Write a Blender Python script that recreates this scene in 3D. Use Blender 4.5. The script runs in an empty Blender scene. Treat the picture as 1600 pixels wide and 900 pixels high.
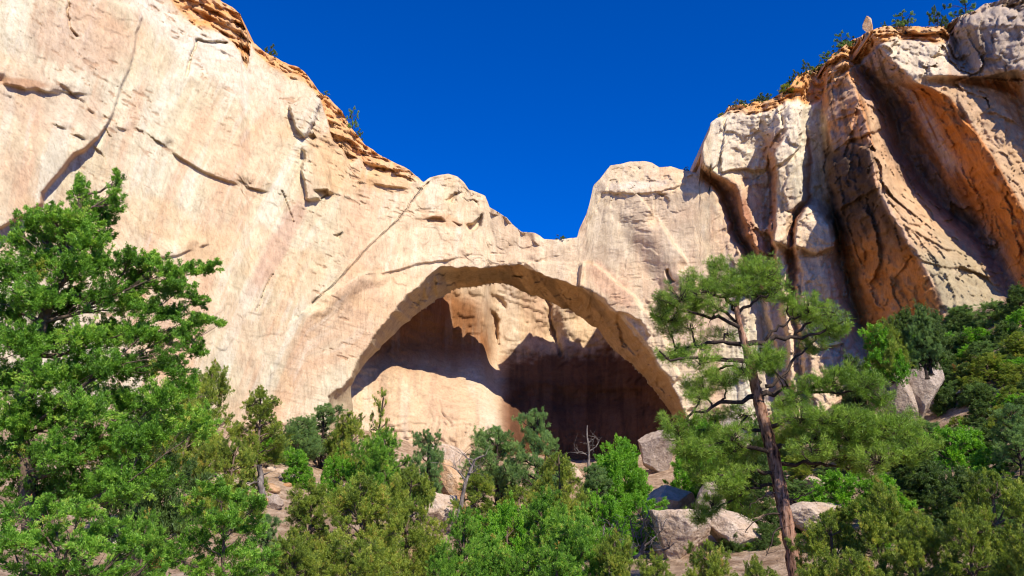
import bpy, math, random
import numpy as np
R = math.radians
sc = bpy.context.scene
COL = sc.collection
# ------------------------------------------------------------------ camera
PITCH = R(17.0); F = 1331.0; CAMZ = 1.7
cd = bpy.data.cameras.new('camera'); cam = bpy.data.objects.new('camera', cd); COL.objects.link(cam)
cam.location = (0, 0, CAMZ); cam.rotation_euler = (R(90) + PITCH, 0, 0)
cd.sensor_width = 36; cd.lens = 36 * F / 1600; cd.clip_start = 0.1; cd.clip_end = 5000
sc.camera = cam
# ------------------------------------------------------------------ light
SUN_EL = R(41.0); SUN_AZ = R(34.0)      # azimuth: to the right of straight behind the camera
sdir = np.array([math.cos(SUN_EL) * math.sin(SUN_AZ), -math.cos(SUN_EL) * math.cos(SUN_AZ), math.sin(SUN_EL)])
w = bpy.data.worlds.new('World'); sc.world = w; w.use_nodes = True
nt = w.node_tree; nt.nodes.clear()
sky = nt.nodes.new('ShaderNodeTexSky'); sky.sky_type = 'NISHITA'; sky.sun_disc = False
sky.sun_elevation = SUN_EL; sky.sun_rotation = math.atan2(sdir[0], sdir[1]); sky.altitude = 2200
sky.air_density = 0.9; sky.dust_density = 0.0; sky.ozone_density = 3.0
hs = nt.nodes.new('ShaderNodeHueSaturation'); hs.inputs['Saturation'].default_value = 1.0; hs.inputs['Hue'].default_value = 0.5
gm = nt.nodes.new('ShaderNodeMix'); gm.data_type = 'RGBA'; gm.blend_type = 'MULTIPLY'; gm.inputs[0].default_value = 1.0
gm.inputs[7].default_value = (0.0, 0.64, 1.80, 1)      # polarised, deep blue high-desert sky
bg = nt.nodes.new('ShaderNodeBackground'); bg.inputs['Strength'].default_value = 0.085
wo = nt.nodes.new('ShaderNodeOutputWorld')
nt.links.new(sky.outputs[0], hs.inputs['Color']); nt.links.new(hs.outputs[0], gm.inputs[6])
nt.links.new(gm.outputs[2], bg.inputs[0]); nt.links.new(bg.outputs[0], wo.inputs[0])
sd = bpy.data.lights.new('sun', 'SUN'); sd.energy = 5.0; sd.angle = R(0.5); sd.color = (1.0, 0.93, 0.82)
so = bpy.data.objects.new('sun', sd); COL.objects.link(so)
import mathutils
so.rotation_euler = mathutils.Vector(sdir.tolist()).to_track_quat('Z', 'Y').to_euler()
sc.view_settings.view_transform = 'Standard'; sc.view_settings.look = 'None'
sc.view_settings.gamma = 1.0; sc.view_settings.use_curve_mapping = False; sc.view_settings.exposure = 0.48
sc.cycles.filter_width = 1.1; sc.cycles.diffuse_bounces = 5; sc.cycles.max_bounces = 8
# ------------------------------------------------------------------ helpers
cp, sp = math.cos(PITCH), math.sin(PITCH)
def at(px, py, D):
    """pixel of the photograph at distance D (world Y) -> world point(s)"""
    px = np.asarray(px, float); py = np.asarray(py, float); D = np.asarray(D, float)
    xc = (px - 800) / F; yc = (450 - py) / F
    dy = cp - yc * sp; dz = sp + yc * cp
    k = D / dy
    return np.stack([xc * k, D + 0 * px, CAMZ + dz * k], -1)
def proj(P):
    X, Y, Z = P[..., 0], P[..., 1], P[..., 2] - CAMZ
    f = Y * cp + Z * sp; u = -Y * sp + Z * cp
    return 800 + F * X / f, 450 - F * u / f
def _h(i, j, k, s):
    n = (i.astype(np.int64) * 374761393 + j.astype(np.int64) * 668265263 + k.astype(np.int64) * 2147483647 + s * 974634777) & 0xffffffff
    n = ((n ^ (n >> 13)) * 1274126177) & 0xffffffff
    n = ((n ^ (n >> 16)) * 2246822519) & 0xffffffff
    return ((n ^ (n >> 15)) & 0xffffff).astype(np.float32) / 16777215.0
def vnoise(P, s=0):
    Pf = np.floor(P); f = (P - Pf).astype(np.float32); f = f * f * f * (f * (f * 6 - 15) + 10)
    I = Pf.astype(np.int64); i, j, k = I[..., 0], I[..., 1], I[..., 2]
    fx, fy, fz = f[..., 0], f[..., 1], f[..., 2]
    def L(a, b, t): return a + (b - a) * t
    c = lambda a, b, d: _h(i + a, j + b, k + d, s)
    return L(L(L(c(0,0,0), c(1,0,0), fx), L(c(0,1,0), c(1,1,0), fx), fy),
             L(L(c(0,0,1), c(1,0,1), fx), L(c(0,1,1), c(1,1,1), fx), fy), fz) * 2 - 1
RM = np.array([[0.80, 0.36, -0.48], [-0.60, 0.48, -0.64], [0, 0.80, 0.60]])
def fbm(P, o=4, s=0, g=0.5, ridge=False):
    a, t, r = 1.0, 0.0, 0
    for q in range(o):
        n = vnoise(P, s + q)
        if ridge: n = 1 - 2 * np.abs(n)
        r = r + a * n; t += a; a *= g; P = (P @ RM.T) * 2.03 + 7.3
    return r / t
def sstep(a, b, x):
    t = np.clip((x - a) / (b - a), 0, 1); return t * t * (3 - 2 * t)
def facets(P, scale, s=0, tilt=0.35):
    """broken-rock relief: irregular cells, each with its own offset and tilted plane"""
    sh = P.shape[:-1]; Q = (P / np.asarray(scale, float)).reshape(-1, 3); B = np.floor(Q)
    best = np.full(len(Q), 9.0, np.float32); val = np.zeros(len(Q), np.float32)
    for a in (-1, 0, 1):
        for b in (-1, 0, 1):
            for c in (-1, 0, 1):
                I = B + (a, b, c); i, j, k = I.T.astype(np.int64)
                d = [I[:, m] + 0.1 + 0.8 * _h(i, j, k, s + m) - Q[:, m] for m in range(3)]
                r2 = (d[0] ** 2 + d[1] ** 2 + d[2] ** 2).astype(np.float32); m_ = r2 < best
                if not m_.any(): continue
                v = _h(i[m_], j[m_], k[m_], s + 5) * 2 - 1
                for q in range(3): v = v + tilt * 2 * (_h(i[m_], j[m_], k[m_], s + 7 + q) * 2 - 1) * d[q][m_]
                val[m_] = v; best[m_] = r2[m_]
    return val.reshape(sh)
def mixc(c, col, m):
    return c * (1 - m[..., None]) + np.asarray(col, float) * m[..., None]
def seg_dist(X, Y, pts, closed=False):
    """distance to polyline and sign side (+ = right of travel in image)"""
    d = np.full(X.shape, 1e9); sg = np.zeros(X.shape)
    n = len(pts)
    for a in range(n if closed else n - 1):
        x0, y0 = pts[a]; x1, y1 = pts[(a + 1) % n]
        vx, vy = x1 - x0, y1 - y0; L = vx * vx + vy * vy + 1e-9
        t = np.clip(((X - x0) * vx + (Y - y0) * vy) / L, 0, 1)
        ex = X - x0 - t * vx; ey = Y - y0 - t * vy; dd = np.hypot(ex, ey)
        m = dd < d; d = np.where(m, dd, d); sg = np.where(m, np.sign(vx * ey - vy * ex), sg)
    return d, sg
def inside(X, Y, pts):
    r = np.zeros(X.shape, bool); n = len(pts)
    for a in range(n):
        x0, y0 = pts[a]; x1, y1 = pts[(a + 1) % n]
        if y0 == y1: continue
        c = ((y0 > Y) != (y1 > Y)) & (X < (x1 - x0) * (Y - y0) / (y1 - y0) + x0); r ^= c
    return r
def sdf(X, Y, pts):
    d, _ = seg_dist(X, Y, pts, True); return np.where(inside(X, Y, pts), d, -d)
def blur(A, s0, s1):
    def g(A, s, ax):
        if s <= 0: return A
        r = int(3 * s) + 1; k = np.exp(-0.5 * (np.arange(-r, r + 1) / s) ** 2); k /= k.sum()
        pad = [(0, 0), (0, 0)]; pad[ax] = (r, r); B = np.pad(A, pad, mode='edge')
        return np.apply_along_axis(lambda v: np.convolve(v, k, 'valid'), ax, B)
    return g(g(A, s0, 0), s1, 1)
def mesh_np(name, V, Fc, mat, parent=None, attrs=None, smooth=False, cols=None):
    """V (n,3); Fc (m,3|4) ints -> one mesh object"""
    me = bpy.data.meshes.new(name); V = np.ascontiguousarray(V, np.float32); Fc = np.ascontiguousarray(Fc, np.int32)
    k = Fc.shape[1]
    me.vertices.add(len(V)); me.vertices.foreach_set('co', V.ravel())
    me.loops.add(Fc.size); me.loops.foreach_set('vertex_index', Fc.ravel())
    me.polygons.add(len(Fc)); me.polygons.foreach_set('loop_start', np.arange(0, Fc.size, k, dtype=np.int32))
    try: me.polygons.foreach_set('loop_total', np.full(len(Fc), k, np.int32))
    except Exception: pass
    me.polygons.foreach_set('use_smooth', np.full(len(Fc), smooth, bool))
    me.update(calc_edges=True)
    for kx, v in (attrs or {}).items():
        a = me.attributes.new(kx, 'FLOAT', 'POINT'); a.data.foreach_set('value', np.ascontiguousarray(v, np.float32).ravel())
    if cols is not None:
        a = me.attributes.new('stone', 'FLOAT_COLOR', 'POINT')
        c4 = np.concatenate([np.clip(cols, 0, 1).reshape(-1, 3), np.ones((len(V), 1))], 1)
        a.data.foreach_set('color', np.ascontiguousarray(c4, np.float32).ravel())
    me.materials.append(mat)
    o = bpy.data.objects.new(name, me); COL.objects.link(o)
    if parent: o.parent = parent
    return o
def gridfaces(nr, nc, keep=None, flip=False):
    i = np.arange(nr * nc).reshape(nr, nc)
    q = np.stack([i[:-1, :-1], i[1:, :-1], i[1:, 1:], i[:-1, 1:]], -1)
    if keep is not None: q = q[keep]
    q = q.reshape(-1, 4)
    return q[:, ::-1] if flip else q
def tag(o, label=None, cat=None, group=None, kind=None):
    if label: o['label'] = label
    if cat: o['category'] = cat
    if group: o['group'] = group
    if kind: o['kind'] = kind
    return o
# ------------------------------------------------------------------ materials
class NT:
    def __init__(s, name):
        s.m = bpy.data.materials.new(name); s.m.use_nodes = True; s.t = s.m.node_tree; s.t.nodes.clear()
        s.out = s.t.nodes.new('ShaderNodeOutputMaterial')
    def n(s, typ, **kw):
        x = s.t.nodes.new('ShaderNode' + typ)
        for k, v in kw.items():
            if k.startswith('_'): setattr(x, k[1:], v)
            else:
                kk = k.replace('__', ' ')
                x.inputs[int(kk[1:]) if kk[0] == 'i' and kk[1:].isdigit() else kk].default_value = v
        return x
    def l(s, a, b): s.t.links.new(a, b)
    def coords(s, scale=(1, 1, 1)):
        g = s.n('NewGeometry'); m = s.n('Mapping'); m.inputs['Scale'].default_value = scale
        s.l(g.outputs['Position'], m.inputs['Vector']); return m.outputs[0]
    def noise(s, vec, scale, detail=6, rough=0.6):
        x = s.n('TexNoise'); x.inputs['Scale'].default_value = scale; x.inputs['Detail'].default_value = detail
        x.inputs['Roughness'].default_value = rough; s.l(vec, x.inputs['Vector']); return x.outputs['Fac']
    def ramp(s, fac, stops):
        r = s.n('ValToRGB'); e = r.color_ramp.elements
        while len(e) < len(stops): e.new(0.5)
        for q, (p, c) in zip(e, stops): q.position = p; q.color = (*c, 1) if len(c) == 3 else c
        s.l(fac, r.inputs[0]); return r.outputs[0]
    def mul(s, a, b, f=1.0):
        x = s.n('Mix', _data_type='RGBA', _blend_type='MULTIPLY'); x.inputs[0].default_value = f
        s.l(a, x.inputs[6]); s.l(b, x.inputs[7]); return x.outputs[2]
def rock_mat(name, attr=True, base=None, vstretch=0.16, bump=0.5, bdist=0.12, fs=1.0, tone=1.0):
    t = NT(name); p = t.coords((1, 1, 1)); pv = t.coords((1, 1, vstretch))
    if attr:
        a = t.n('Attribute', _attribute_name='stone'); c = a.outputs['Color']
    else:
        c = t.ramp(t.noise(p, 0.9 * fs, 5), [(0.3, base[0]), (0.55, base[1]), (0.75, base[2])])
    g1 = t.ramp(t.noise(pv, 2.6 * fs, 7, 0.68), [(0.28, (0.72, 0.68, 0.65)), (0.5, (0.98, 0.98, 0.98)), (0.72, (1.1, 1.09, 1.07))])
    g2 = t.ramp(t.noise(p, 7.0 * fs, 6, 0.7), [(0.3, (0.66, 0.62, 0.58)), (0.47, (0.99, 0.99, 0.99)), (0.7, (1.08, 1.08, 1.08))])
    g3 = t.ramp(t.noise(p, 0.55 * fs, 6, 0.62), [(0.32, (0.86, 0.83, 0.80)), (0.6, (1.03, 1.03, 1.03))])
    c = t.mul(t.mul(t.mul(c, g1), g2), g3)
    if tone != 1.0: c = t.mul(c, t.ramp(t.noise(p, 0.02, 1), [(0.0, (tone * 1.04, tone * 0.99, tone * 0.88)), (1.0, (tone * 1.04, tone * 0.99, tone * 0.88))]))
    b = t.n('BsdfPrincipled'); b.inputs['Roughness'].default_value = 0.92
    b.inputs['Specular IOR Level'].default_value = 0.2
    t.l(c, b.inputs['Base Color'])
    n1 = t.noise(p, 1.6 * fs, 9, 0.72); n2 = t.noise(pv, 5.0 * fs, 5, 0.6)
    ad = t.n('Math', _operation='MULTIPLY_ADD'); t.l(n2, ad.inputs[0]); ad.inputs[1].default_value = 0.35; t.l(n1, ad.inputs[2])
    bm = t.n('Bump'); bm.inputs['Strength'].default_value = bump; bm.inputs['Distance'].default_value = bdist * 4
    t.l(ad.outputs[0], bm.inputs['Height']); t.l(bm.outputs[0], b.inputs['Normal'])
    t.l(b.outputs[0], t.out.inputs[0]); return t.m
def leaf_mat(name, stops, trans=0.32, rough=0.5):
    t = NT(name); a = t.n('Attribute', _attribute_name='tint')
    oi = t.n('ObjectInfo')
    md = t.n('Math', _operation='MULTIPLY_ADD'); t.l(oi.outputs['Random'], md.inputs[0]); md.inputs[1].default_value = 0.12
    t.l(a.outputs['Fac'], md.inputs[2])
    sb = t.n('Math', _operation='SUBTRACT'); t.l(md.outputs[0], sb.inputs[0]); sb.inputs[1].default_value = 0.06
    c = t.ramp(sb.outputs[0], stops)
    b = t.n('BsdfPrincipled'); b.inputs['Roughness'].default_value = rough; b.inputs['Specular IOR Level'].default_value = 0.35
    tr = t.n('BsdfTranslucent'); mx = t.n('MixShader'); mx.inputs[0].default_value = trans
    t.l(c, b.inputs['Base Color'])
    tc = t.n('Mix', _data_type='RGBA', _blend_type='MULTIPLY'); tc.inputs[0].default_value = 1.0
    tc.inputs[7].default_value = (1.5, 1.5, 0.6, 1); t.l(c, tc.inputs[6]); t.l(tc.outputs[2], tr.inputs['Color'])
    t.l(b.outputs[0], mx.inputs[1]); t.l(tr.outputs[0], mx.inputs[2]); t.l(mx.outputs[0], t.out.inputs[0]); return t.m
def bark_mat(name, stops, scale=3.0):
    t = NT(name); tc = t.n('TexCoord'); m = t.n('Mapping'); m.inputs['Scale'].default_value = (1, 1, 0.2)
    t.l(tc.outputs['Object'], m.inputs[0]); f = t.noise(m.outputs[0], scale * 3, 6, 0.7)
    c = t.ramp(f, stops); b = t.n('BsdfPrincipled'); b.inputs['Roughness'].default_value = 0.95
    b.inputs['Specular IOR Level'].default_value = 0.15
    t.l(c, b.inputs['Base Color']); bm = t.n('Bump'); bm.inputs['Strength'].default_value = 1.0; bm.inputs['Distance'].default_value = 0.06
    t.l(f, bm.inputs['Height']); t.l(bm.outputs[0], b.inputs['Normal']); t.l(b.outputs[0], t.out.inputs[0]); return t.m
M_CLIFF = rock_mat('sandstone', bump=0.45, bdist=0.07, tone=0.84)
M_BOULDER = rock_mat('boulder_stone', False, [(0.50, 0.35, 0.23), (0.64, 0.50, 0.37), (0.70, 0.58, 0.45)], 1.0, 0.8, 0.10, 1.4)
M_BOULDER_O = rock_mat('boulder_orange', False, [(0.50, 0.26, 0.11), (0.64, 0.42, 0.24), (0.68, 0.54, 0.39)], 1.0, 0.8, 0.10, 1.4)
M_BOULDER_G = rock_mat('boulder_grey', False, [(0.32, 0.24, 0.18), (0.50, 0.40, 0.31), (0.60, 0.49, 0.39)], 1.0, 0.8, 0.10, 1.4)
M_SOIL = rock_mat('soil', False, [(0.26, 0.16, 0.09), (0.54, 0.38, 0.25), (0.66, 0.52, 0.38)], 1.0, 1.0, 0.12, 1.2)
dk = (0.020, 0.040, 0.008)
M_JUN = leaf_mat('juniper_green', [(0.0, (0.055, 0.12, 0.014)), (0.35, (0.11, 0.25, 0.022)), (0.6, (0.20, 0.40, 0.04)), (0.85, (0.36, 0.53, 0.07)), (0.93, (0.44, 0.46, 0.09)), (1.0, (0.55, 0.22, 0.06))], 0.36)
M_OLV = leaf_mat('juniper_olive', [(0.0, (0.07, 0.11, 0.015)), (0.4, (0.17, 0.24, 0.03)), (0.65, (0.28, 0.35, 0.045)), (0.88, (0.42, 0.46, 0.07)), (1.0, (0.46, 0.26, 0.07))], 0.36)
M_PIN = leaf_mat('pinyon', [(0.0, (0.07, 0.13, 0.04)), (0.45, (0.15, 0.26, 0.075)), (1.0, (0.30, 0.42, 0.12))])
M_BRI = leaf_mat('fresh_leaves', [(0.0, (0.07, 0.18, 0.012)), (0.45, (0.14, 0.34, 0.022)), (1.0, (0.30, 0.52, 0.05))], 0.42)
M_NED = leaf_mat('pine_needles', [(0.0, (0.07, 0.14, 0.016)), (0.45, (0.17, 0.29, 0.03)), (0.9, (0.33, 0.46, 0.06)), (1.0, (0.34, 0.42, 0.08))], 0.28)
M_DRK = leaf_mat('dark_shrub', [(0.0, (0.035, 0.07, 0.014)), (0.5, (0.08, 0.14, 0.03)), (1.0, (0.17, 0.24, 0.05))])
M_RUST = leaf_mat('rust_shrub', [(0.0, (0.10, 0.05, 0.015)), (0.5, (0.26, 0.13, 0.03)), (1.0, (0.38, 0.20, 0.05))])
M_BARK = bark_mat('juniper_bark', [(0.3, (0.07, 0.045, 0.03)), (0.6, (0.20, 0.14, 0.10)), (0.8, (0.30, 0.23, 0.18))])
M_PBARK = bark_mat('pine_bark', [(0.40, (0.035, 0.02, 0.014)), (0.48, (0.26, 0.13, 0.075)), (0.7, (0.50, 0.31, 0.21))], 2.6)
M_DBARK = bark_mat('dark_limbs', [(0.3, (0.025, 0.018, 0.013)), (0.6, (0.07, 0.048, 0.036)), (0.8, (0.14, 0.10, 0.08))])
M_DEAD = bark_mat('bleached_wood', [(0.3, (0.06, 0.048, 0.038)), (0.55, (0.22, 0.18, 0.15)), (0.8, (0.42, 0.37, 0.33))])
# ------------------------------------------------------------------ the cliffs
SKY = [(-300,-300),(0,-190),(200,-60),(275,-12),(340,-2),(355,6),(368,14),(376,22),(380,38),(386,50),(389,62),(400,70),(412,80),(430,90),(448,99),(466,106),(480,116),(490,130),(500,144),(512,152),(522,162),(534,172),(541,186),(548,200),(560,214),(570,226),(590,240),(606,248),(622,256),(640,266),(652,276),(662,284),(672,276),(686,273),(700,272),(714,276),(725,285),(733,297),(745,300),(758,306),(765,324),(780,332),(792,340),(800,350),(815,362),(834,364),(843,368),(850,373),(880,374),(902,371),(905,358),(911,345),(916,335),(921,318),(925,300),(927,290),(938,279),(948,266),(954,259),(970,256),(985,253),(1008,252),(1018,254),(1030,262),(1048,260),(1062,264),(1088,270),(1093,256),(1095,238),(1100,222),(1108,206),(1110,192),(1118,186),(1130,180),(1138,168),(1160,163),(1185,159),(1205,154),(1222,146),(1236,132),(1246,116),(1268,108),(1290,98),(1300,86),(1318,72),(1332,62),(1343,58),(1350,52),(1360,48),(1370,44),(1400,40),(1440,42),(1478,40),(1488,30),(1505,24),(1522,18),(1540,6),(1580,-4),(1700,-40),(1850,-70)]
SX = np.array([p[0] for p in SKY], float); SY = np.array([p[1] for p in SKY], float)
# ridges and valleys of the face: (y, x, distance)
LN = [
 [(-300,-300,60),(450,-300,43),(850,-300,38)],
 [(-190,0,70),(0,0,65),(450,0,55),(850,0,50)],
 [(-60,200,84),(450,200,70),(850,200,64)],
 [(0,350,95),(450,350,82),(850,350,76)],
 [(100,450,101),(450,450,90),(850,450,86)],
 [(150,520,104),(450,520,97),(850,520,95)],
 [(250,600,107),(450,600,103),(850,600,101)],
 [(275,700,110),(450,700,107),(850,700,105)],
 [(350,800,110.5),(450,800,109),(850,800,107)],
 [(250,903,113),(370,903,111),(450,903,109.5),(850,903,108)],
 [(250,960,112),(300,960,109.5),(450,970,108),(850,980,106)],
 [(250,1040,111),(300,1040,108),(450,1060,106.5),(850,1080,104)],
 [(250,1086,111),(275,1094,108.5),(300,1120,106.5),(350,1137,106),(400,1155,105.5),(450,1168,105),(600,1200,103.5),(850,1220,102)],
 [(200,1088,109),(262,1093,110),(280,1102,112),(300,1127,112),(350,1147,111.6),(400,1168,110.5),(450,1182,107),(600,1212,105),(850,1232,103)],
 [(160,1130,105.5),(200,1103,105.5),(240,1096,105),(262,1098,104.8),(272,1120,104.8),(287,1148,104.8),(320,1157,104.6),(400,1184,104),(450,1196,103.5),(600,1222,102),(850,1242,100)],
 [(155,1190,104.5),(200,1190,105.5),(240,1194,107),(300,1203,108.5),(380,1205,108.5),(420,1206,107),(450,1214,104.5),(600,1234,102),(850,1250,99.5)],
 [(160,1236,102.5),(200,1228,102),(240,1210,102),(262,1207,102),(300,1215,102.2),(350,1214,102),(385,1211,101.2),(420,1216,101.5),(450,1222,101.2),(600,1240,99.5),(850,1256,97)],
 [(160,1252,102.2),(250,1256,102),(310,1252,102),(340,1234,102),(400,1226,101.7),(480,1232,101),(560,1243,100.3),(850,1272,97.3)],
 [(160,1262,105.5),(250,1266,105.8),(310,1262,105.8),(340,1240,105),(400,1233,105.6),(480,1238,105),(560,1249,102.5),(850,1278,99)],
 [(160,1270,105.7),(310,1267,105.7),(328,1256,101.5),(345,1246,100.3),(380,1240,99.8),(402,1246,100.6),(480,1247,100.2),(560,1258,99),(850,1290,96)],
 [(160,1278,105.9),(310,1274,105.6),(328,1276,100.8),(350,1292,99.9),(385,1303,99.5),(402,1294,100.6),(480,1308,100),(560,1330,98.7),(850,1370,95)],
 [(60,1280,106),(160,1284,106),(250,1289,106),(330,1300,107.5),(380,1312,107.6),(480,1333,106),(560,1360,100),(850,1400,95)],
 [(60,1294,104),(110,1290,103),(165,1296,101),(250,1303,98.5),(330,1312,98),(400,1344,97),(480,1372,95.5),(560,1402,94),(850,1450,90)],
 [(-100,1300,106),(60,1312,102),(110,1322,100),(165,1352,96),(235,1366,92),(280,1368,91),(310,1381,90),(350,1405,89),(390,1430,88),(435,1455,87.3),(480,1475,87),(560,1500,85.5),(850,1560,81)],
 [(-100,1310,108),(60,1326,103.5),(110,1350,102.5),(165,1392,104),(235,1415,104),(285,1446,103.5),(315,1475,102),(350,1510,99.5),(385,1542,96),(435,1566,91.5),(480,1592,88),(560,1620,86),(850,1700,80)],
 [(-100,1340,102),(40,1353,98),(60,1362,96),(90,1392,94.5),(115,1417,93),(130,1431,93),(137,1455,92.5),(150,1480,92),(170,1500,91.3),(200,1521,90.5),(235,1545,89.5),(330,1600,87),(450,1655,84),(850,1790,79)],
 [(-100,1470,104),(40,1472,96),(90,1480,93.5),(118,1484,91.5),(128,1520,94.5),(150,1555,93),(200,1588,91),(330,1650,88),(850,1850,81)],
 [(-100,1486,104),(40,1484,98),(90,1494,97),(118,1520,92),(128,1556,96),(150,1590,94.5),(200,1615,92.5),(330,1675,89.5),(850,1860,82)],
 [(-100,1520,98),(40,1512,91),(110,1546,90),(130,1594,90),(200,1640,89),(330,1700,87),(850,1900,79)],
 [(-100,1720,84),(450,1800,78),(850,1960,72)],
]
OUT = [(512,616),(530,606),(545,592),(556,572),(572,546),(590,516),(610,490),(635,464),(660,442),(684,420),(689,416),(720,417),(752,418),(780,415),(808,413),(830,421),(856,431),(880,438),(905,449),(935,470),(962,490),(985,518),(1004,540),(1022,562),(1042,592),(1060,628),(1074,660),(1084,700),(1100,800)]
HOLE = [(552,632),(547,612),(551,596),(562,580),(578,560),(598,540),(617,522),(640,500),(664,482),(688,464),(704,453),(722,449),(742,448),(760,444),(785,443),(806,448),(822,458),(846,465),(872,478),(895,487),(918,503),(938,519),(948,533),(960,548),(976,560),(992,574),(1010,594),(1028,618),(1044,638),(1056,662),(1064,700),(1072,820),(560,820),(556,700)]
_hr = np.random.default_rng(5); _H = []
for _a in range(len(HOLE)):
    _p, _q = np.array(HOLE[_a], float), np.array(HOLE[(_a + 1) % len(HOLE)], float); _n = max(1, int(np.hypot(*(_q - _p)) / 7)) if _p[1] < 690 else 1
    for _k in range(_n): _H.append(tuple(_p + (_q - _p) * _k / _n + (_hr.normal(0, 1.1, 2) if _p[1] < 690 else 0)))
HOLE = _H
STEP = 1.7
def build_front():
    xs = np.arange(-260, 1800, STEP); nc = len(xs); nr = 520
    S = np.interp(xs, SX, SY)
    q = np.stack([xs * 0.06, xs * 0, xs * 0], -1)
    rough = np.where((xs > 660) & (xs < 1090), 1.2, 2.6)
    S = S + fbm(q, 4, 5, 0.6) * rough * 1.2
    wv = np.linspace(0, 1, nr)[:, None]
    X = np.repeat(xs[None], nr, 0); Y = S[None] + (830 - S[None]) * wv
    # lofted base
    D = np.zeros_like(X)
    Q = np.stack([X, Y, 0 * X], -1); wr = sstep(1085, 1130, X)
    Xl = X + wr * (9 * fbm(Q / 45, 4, 501, 0.55) + 3.2 * fbm(Q / np.array([12, 9, 1]), 3, 503, 0.6)); Yl = Y
    LX = np.stack([np.interp(Y, [a[0] for a in l], [a[1] for a in l]) for l in LN]); LD = np.stack([np.interp(Y, [a[0] for a in l], [a[2] for a in l]) for l in LN])
    LX = np.maximum.accumulate(LX + np.arange(len(LN))[:, None, None] * 1e-3, 0)
    D = LD[0].copy()
    for a in range(len(LN) - 1):
        m = (Xl >= LX[a]) & (Xl <= LX[a + 1]); t = (Xl - LX[a]) / (LX[a + 1] - LX[a] + 1e-9)
        D = np.where(m, LD[a] + (LD[a + 1] - LD[a]) * t, D)
    D = np.where(Xl > LX[-1], LD[-1], D)
    # left part smooth, right part only slightly softened
    Ds = blur(D, 14, 22); Dr = blur(D, 0.9, 0.9)
    mL = 1 - sstep(870, 935, X); D = Ds * mL + Dr * (1 - mL)
    D0 = D.copy()
    P = at(X, Y, D)
    wx = fbm(P / 5, 3, 71) ; wy = fbm(P / 5, 3, 72)
    Xw = X + wx * 7; Yw = Y + wy * 7          # warped feature coordinates: ragged edges
    wx2 = fbm(P / 1.2, 3, 73); wy2 = fbm(P / 1.2, 3, 74)
    Xw = Xw + wx2 * 3; Yw = Yw + wy2 * 3
    C = np.zeros(X.shape + (3,)); cliffR = sstep(1085, 1180, X)
    # --- cap rock band under the skyline
    depth = Y - S[None]
    cap = np.interp(X, [-300,200,270,300,385,392,400,450,500,520,545,560,640,655,665,1120,1140,1230,1260,1350,1400,1480,1500,1560,1600,1800],
                       [0,0,20,46,62,6,14,22,8,60,60,34,16,2,0,0,14,20,56,40,20,30,4,6,24,40])
    capm = sstep(-4, 4, cap - depth + wx * 6 + wx2 * 4) * (cap > 1)
    # --- relief
    big = fbm(P / 14, 4, 11); mid = fbm(P / 4.5, 5, 21); rid = fbm(P / 6, 5, 31, 0.55, True); fine = fbm(P / 0.9, 4, 41, 0.6)
    ampL = 1 - cliffR
    disp = ampL * (0.75 * big + 0.13 * mid) + cliffR * (0.4 * big + 0.10 * mid)
    Pw = P + 0.5 * np.stack([fbm(P / 1.6, 3, 601), fbm(P / 1.6, 3, 602), fbm(P / 1.6, 3, 603)], -1)
    cI = int(np.searchsorted(xs, 640)); F1 = np.zeros(X.shape); F2 = F1.copy(); F3 = F1.copy()
    F1[:, cI:] = facets(Pw[:, cI:], (3.6, 3.6, 8.0), 611, 0.7); F2[:, cI:] = facets(Pw[:, cI:], (1.5, 1.5, 3.0), 631, 0.7); F3[:, cI:] = facets(Pw[:, cI:], (0.7, 0.7, 1.0), 651, 0.7)
    wmid = sstep(640, 720, X) * (1 - cliffR) * sstep(0.0, 0.35, fbm(P / 10, 3, 604))
    disp += cliffR * (0.34 * F1 + 0.15 * F2 + 0.07 * F3) + wmid * (0.16 * F2 + 0.05 * F3) + (0.035 + 0.05 * cliffR) * fine
    rg = sstep(1270, 1330, X); disp += rg * (0.22 * F1 + 0.10 * F2)
    flut = fbm(P / np.array([1.6, 1.6, 22.0]), 4, 61); disp += (0.06 * ampL + 0.09 * cliffR) * flut
    # exfoliation sheets: terraces with crisp edges
    def terr(n, k, e):
        v = n * k; f = v - np.floor(v); return np.floor(v) + sstep(1 - e, 1, f)
    sh = fbm(P / np.array([11, 11, 16]), 5, 81, 0.45); disp += (0.13 + 0.05 * cliffR) * terr(sh, 4.0, 0.07)
    sh2 = fbm(P / np.array([4, 4, 2.6]), 5, 91, 0.5); disp += (0.05 + 0.05 * cliffR) * terr(sh2, 2.4, 0.10)
    # small bedding chips
    sh3 = fbm(P / np.array([2.2, 2.2, 0.7]), 4, 95, 0.5); chips = sstep(0.25, 0.6, fbm(P / 9, 3, 96)); disp += 0.12 * terr(sh3, 2.4, 0.14) * chips
    pit = sstep(0.30, 0.36, fbm(P / np.array([1.5, 1.5, 0.45]), 4, 97, 0.55)) * sstep(0.05, 0.35, fbm(P / 8, 3, 98)); disp -= 0.16 * pit
    sh4 = fbm(P / np.array([2.6, 2.6, 7.0]), 4, 99, 0.5); disp += (0.05 + 0.12 * cliffR) * terr(sh4, 2.2, 0.06)
    disp += 0.05 * cliffR * fbm(P / 0.45, 3, 104, 0.6)
    bed = fbm(P / np.array([14, 14, 0.5]), 3, 105, 0.6); disp += 0.05 * terr(bed, 3.0, 0.2) * sstep(-0.1, 0.4, fbm(P / 12, 3, 106))
    # bands of block and rubble
    lay = fbm(P / np.array([5, 5, 1.1]), 5, 101, 0.55); blk = fbm(P / np.array([2.4, 2.4, 1.4]), 4, 102, 0.5, True)
    disp += capm * (-0.5 + 0.8 * terr(lay, 2.2, 0.2) - 1.3 * blk + 0.8 * fbm(P / 1.2, 3, 103))
    D = D - disp
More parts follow.
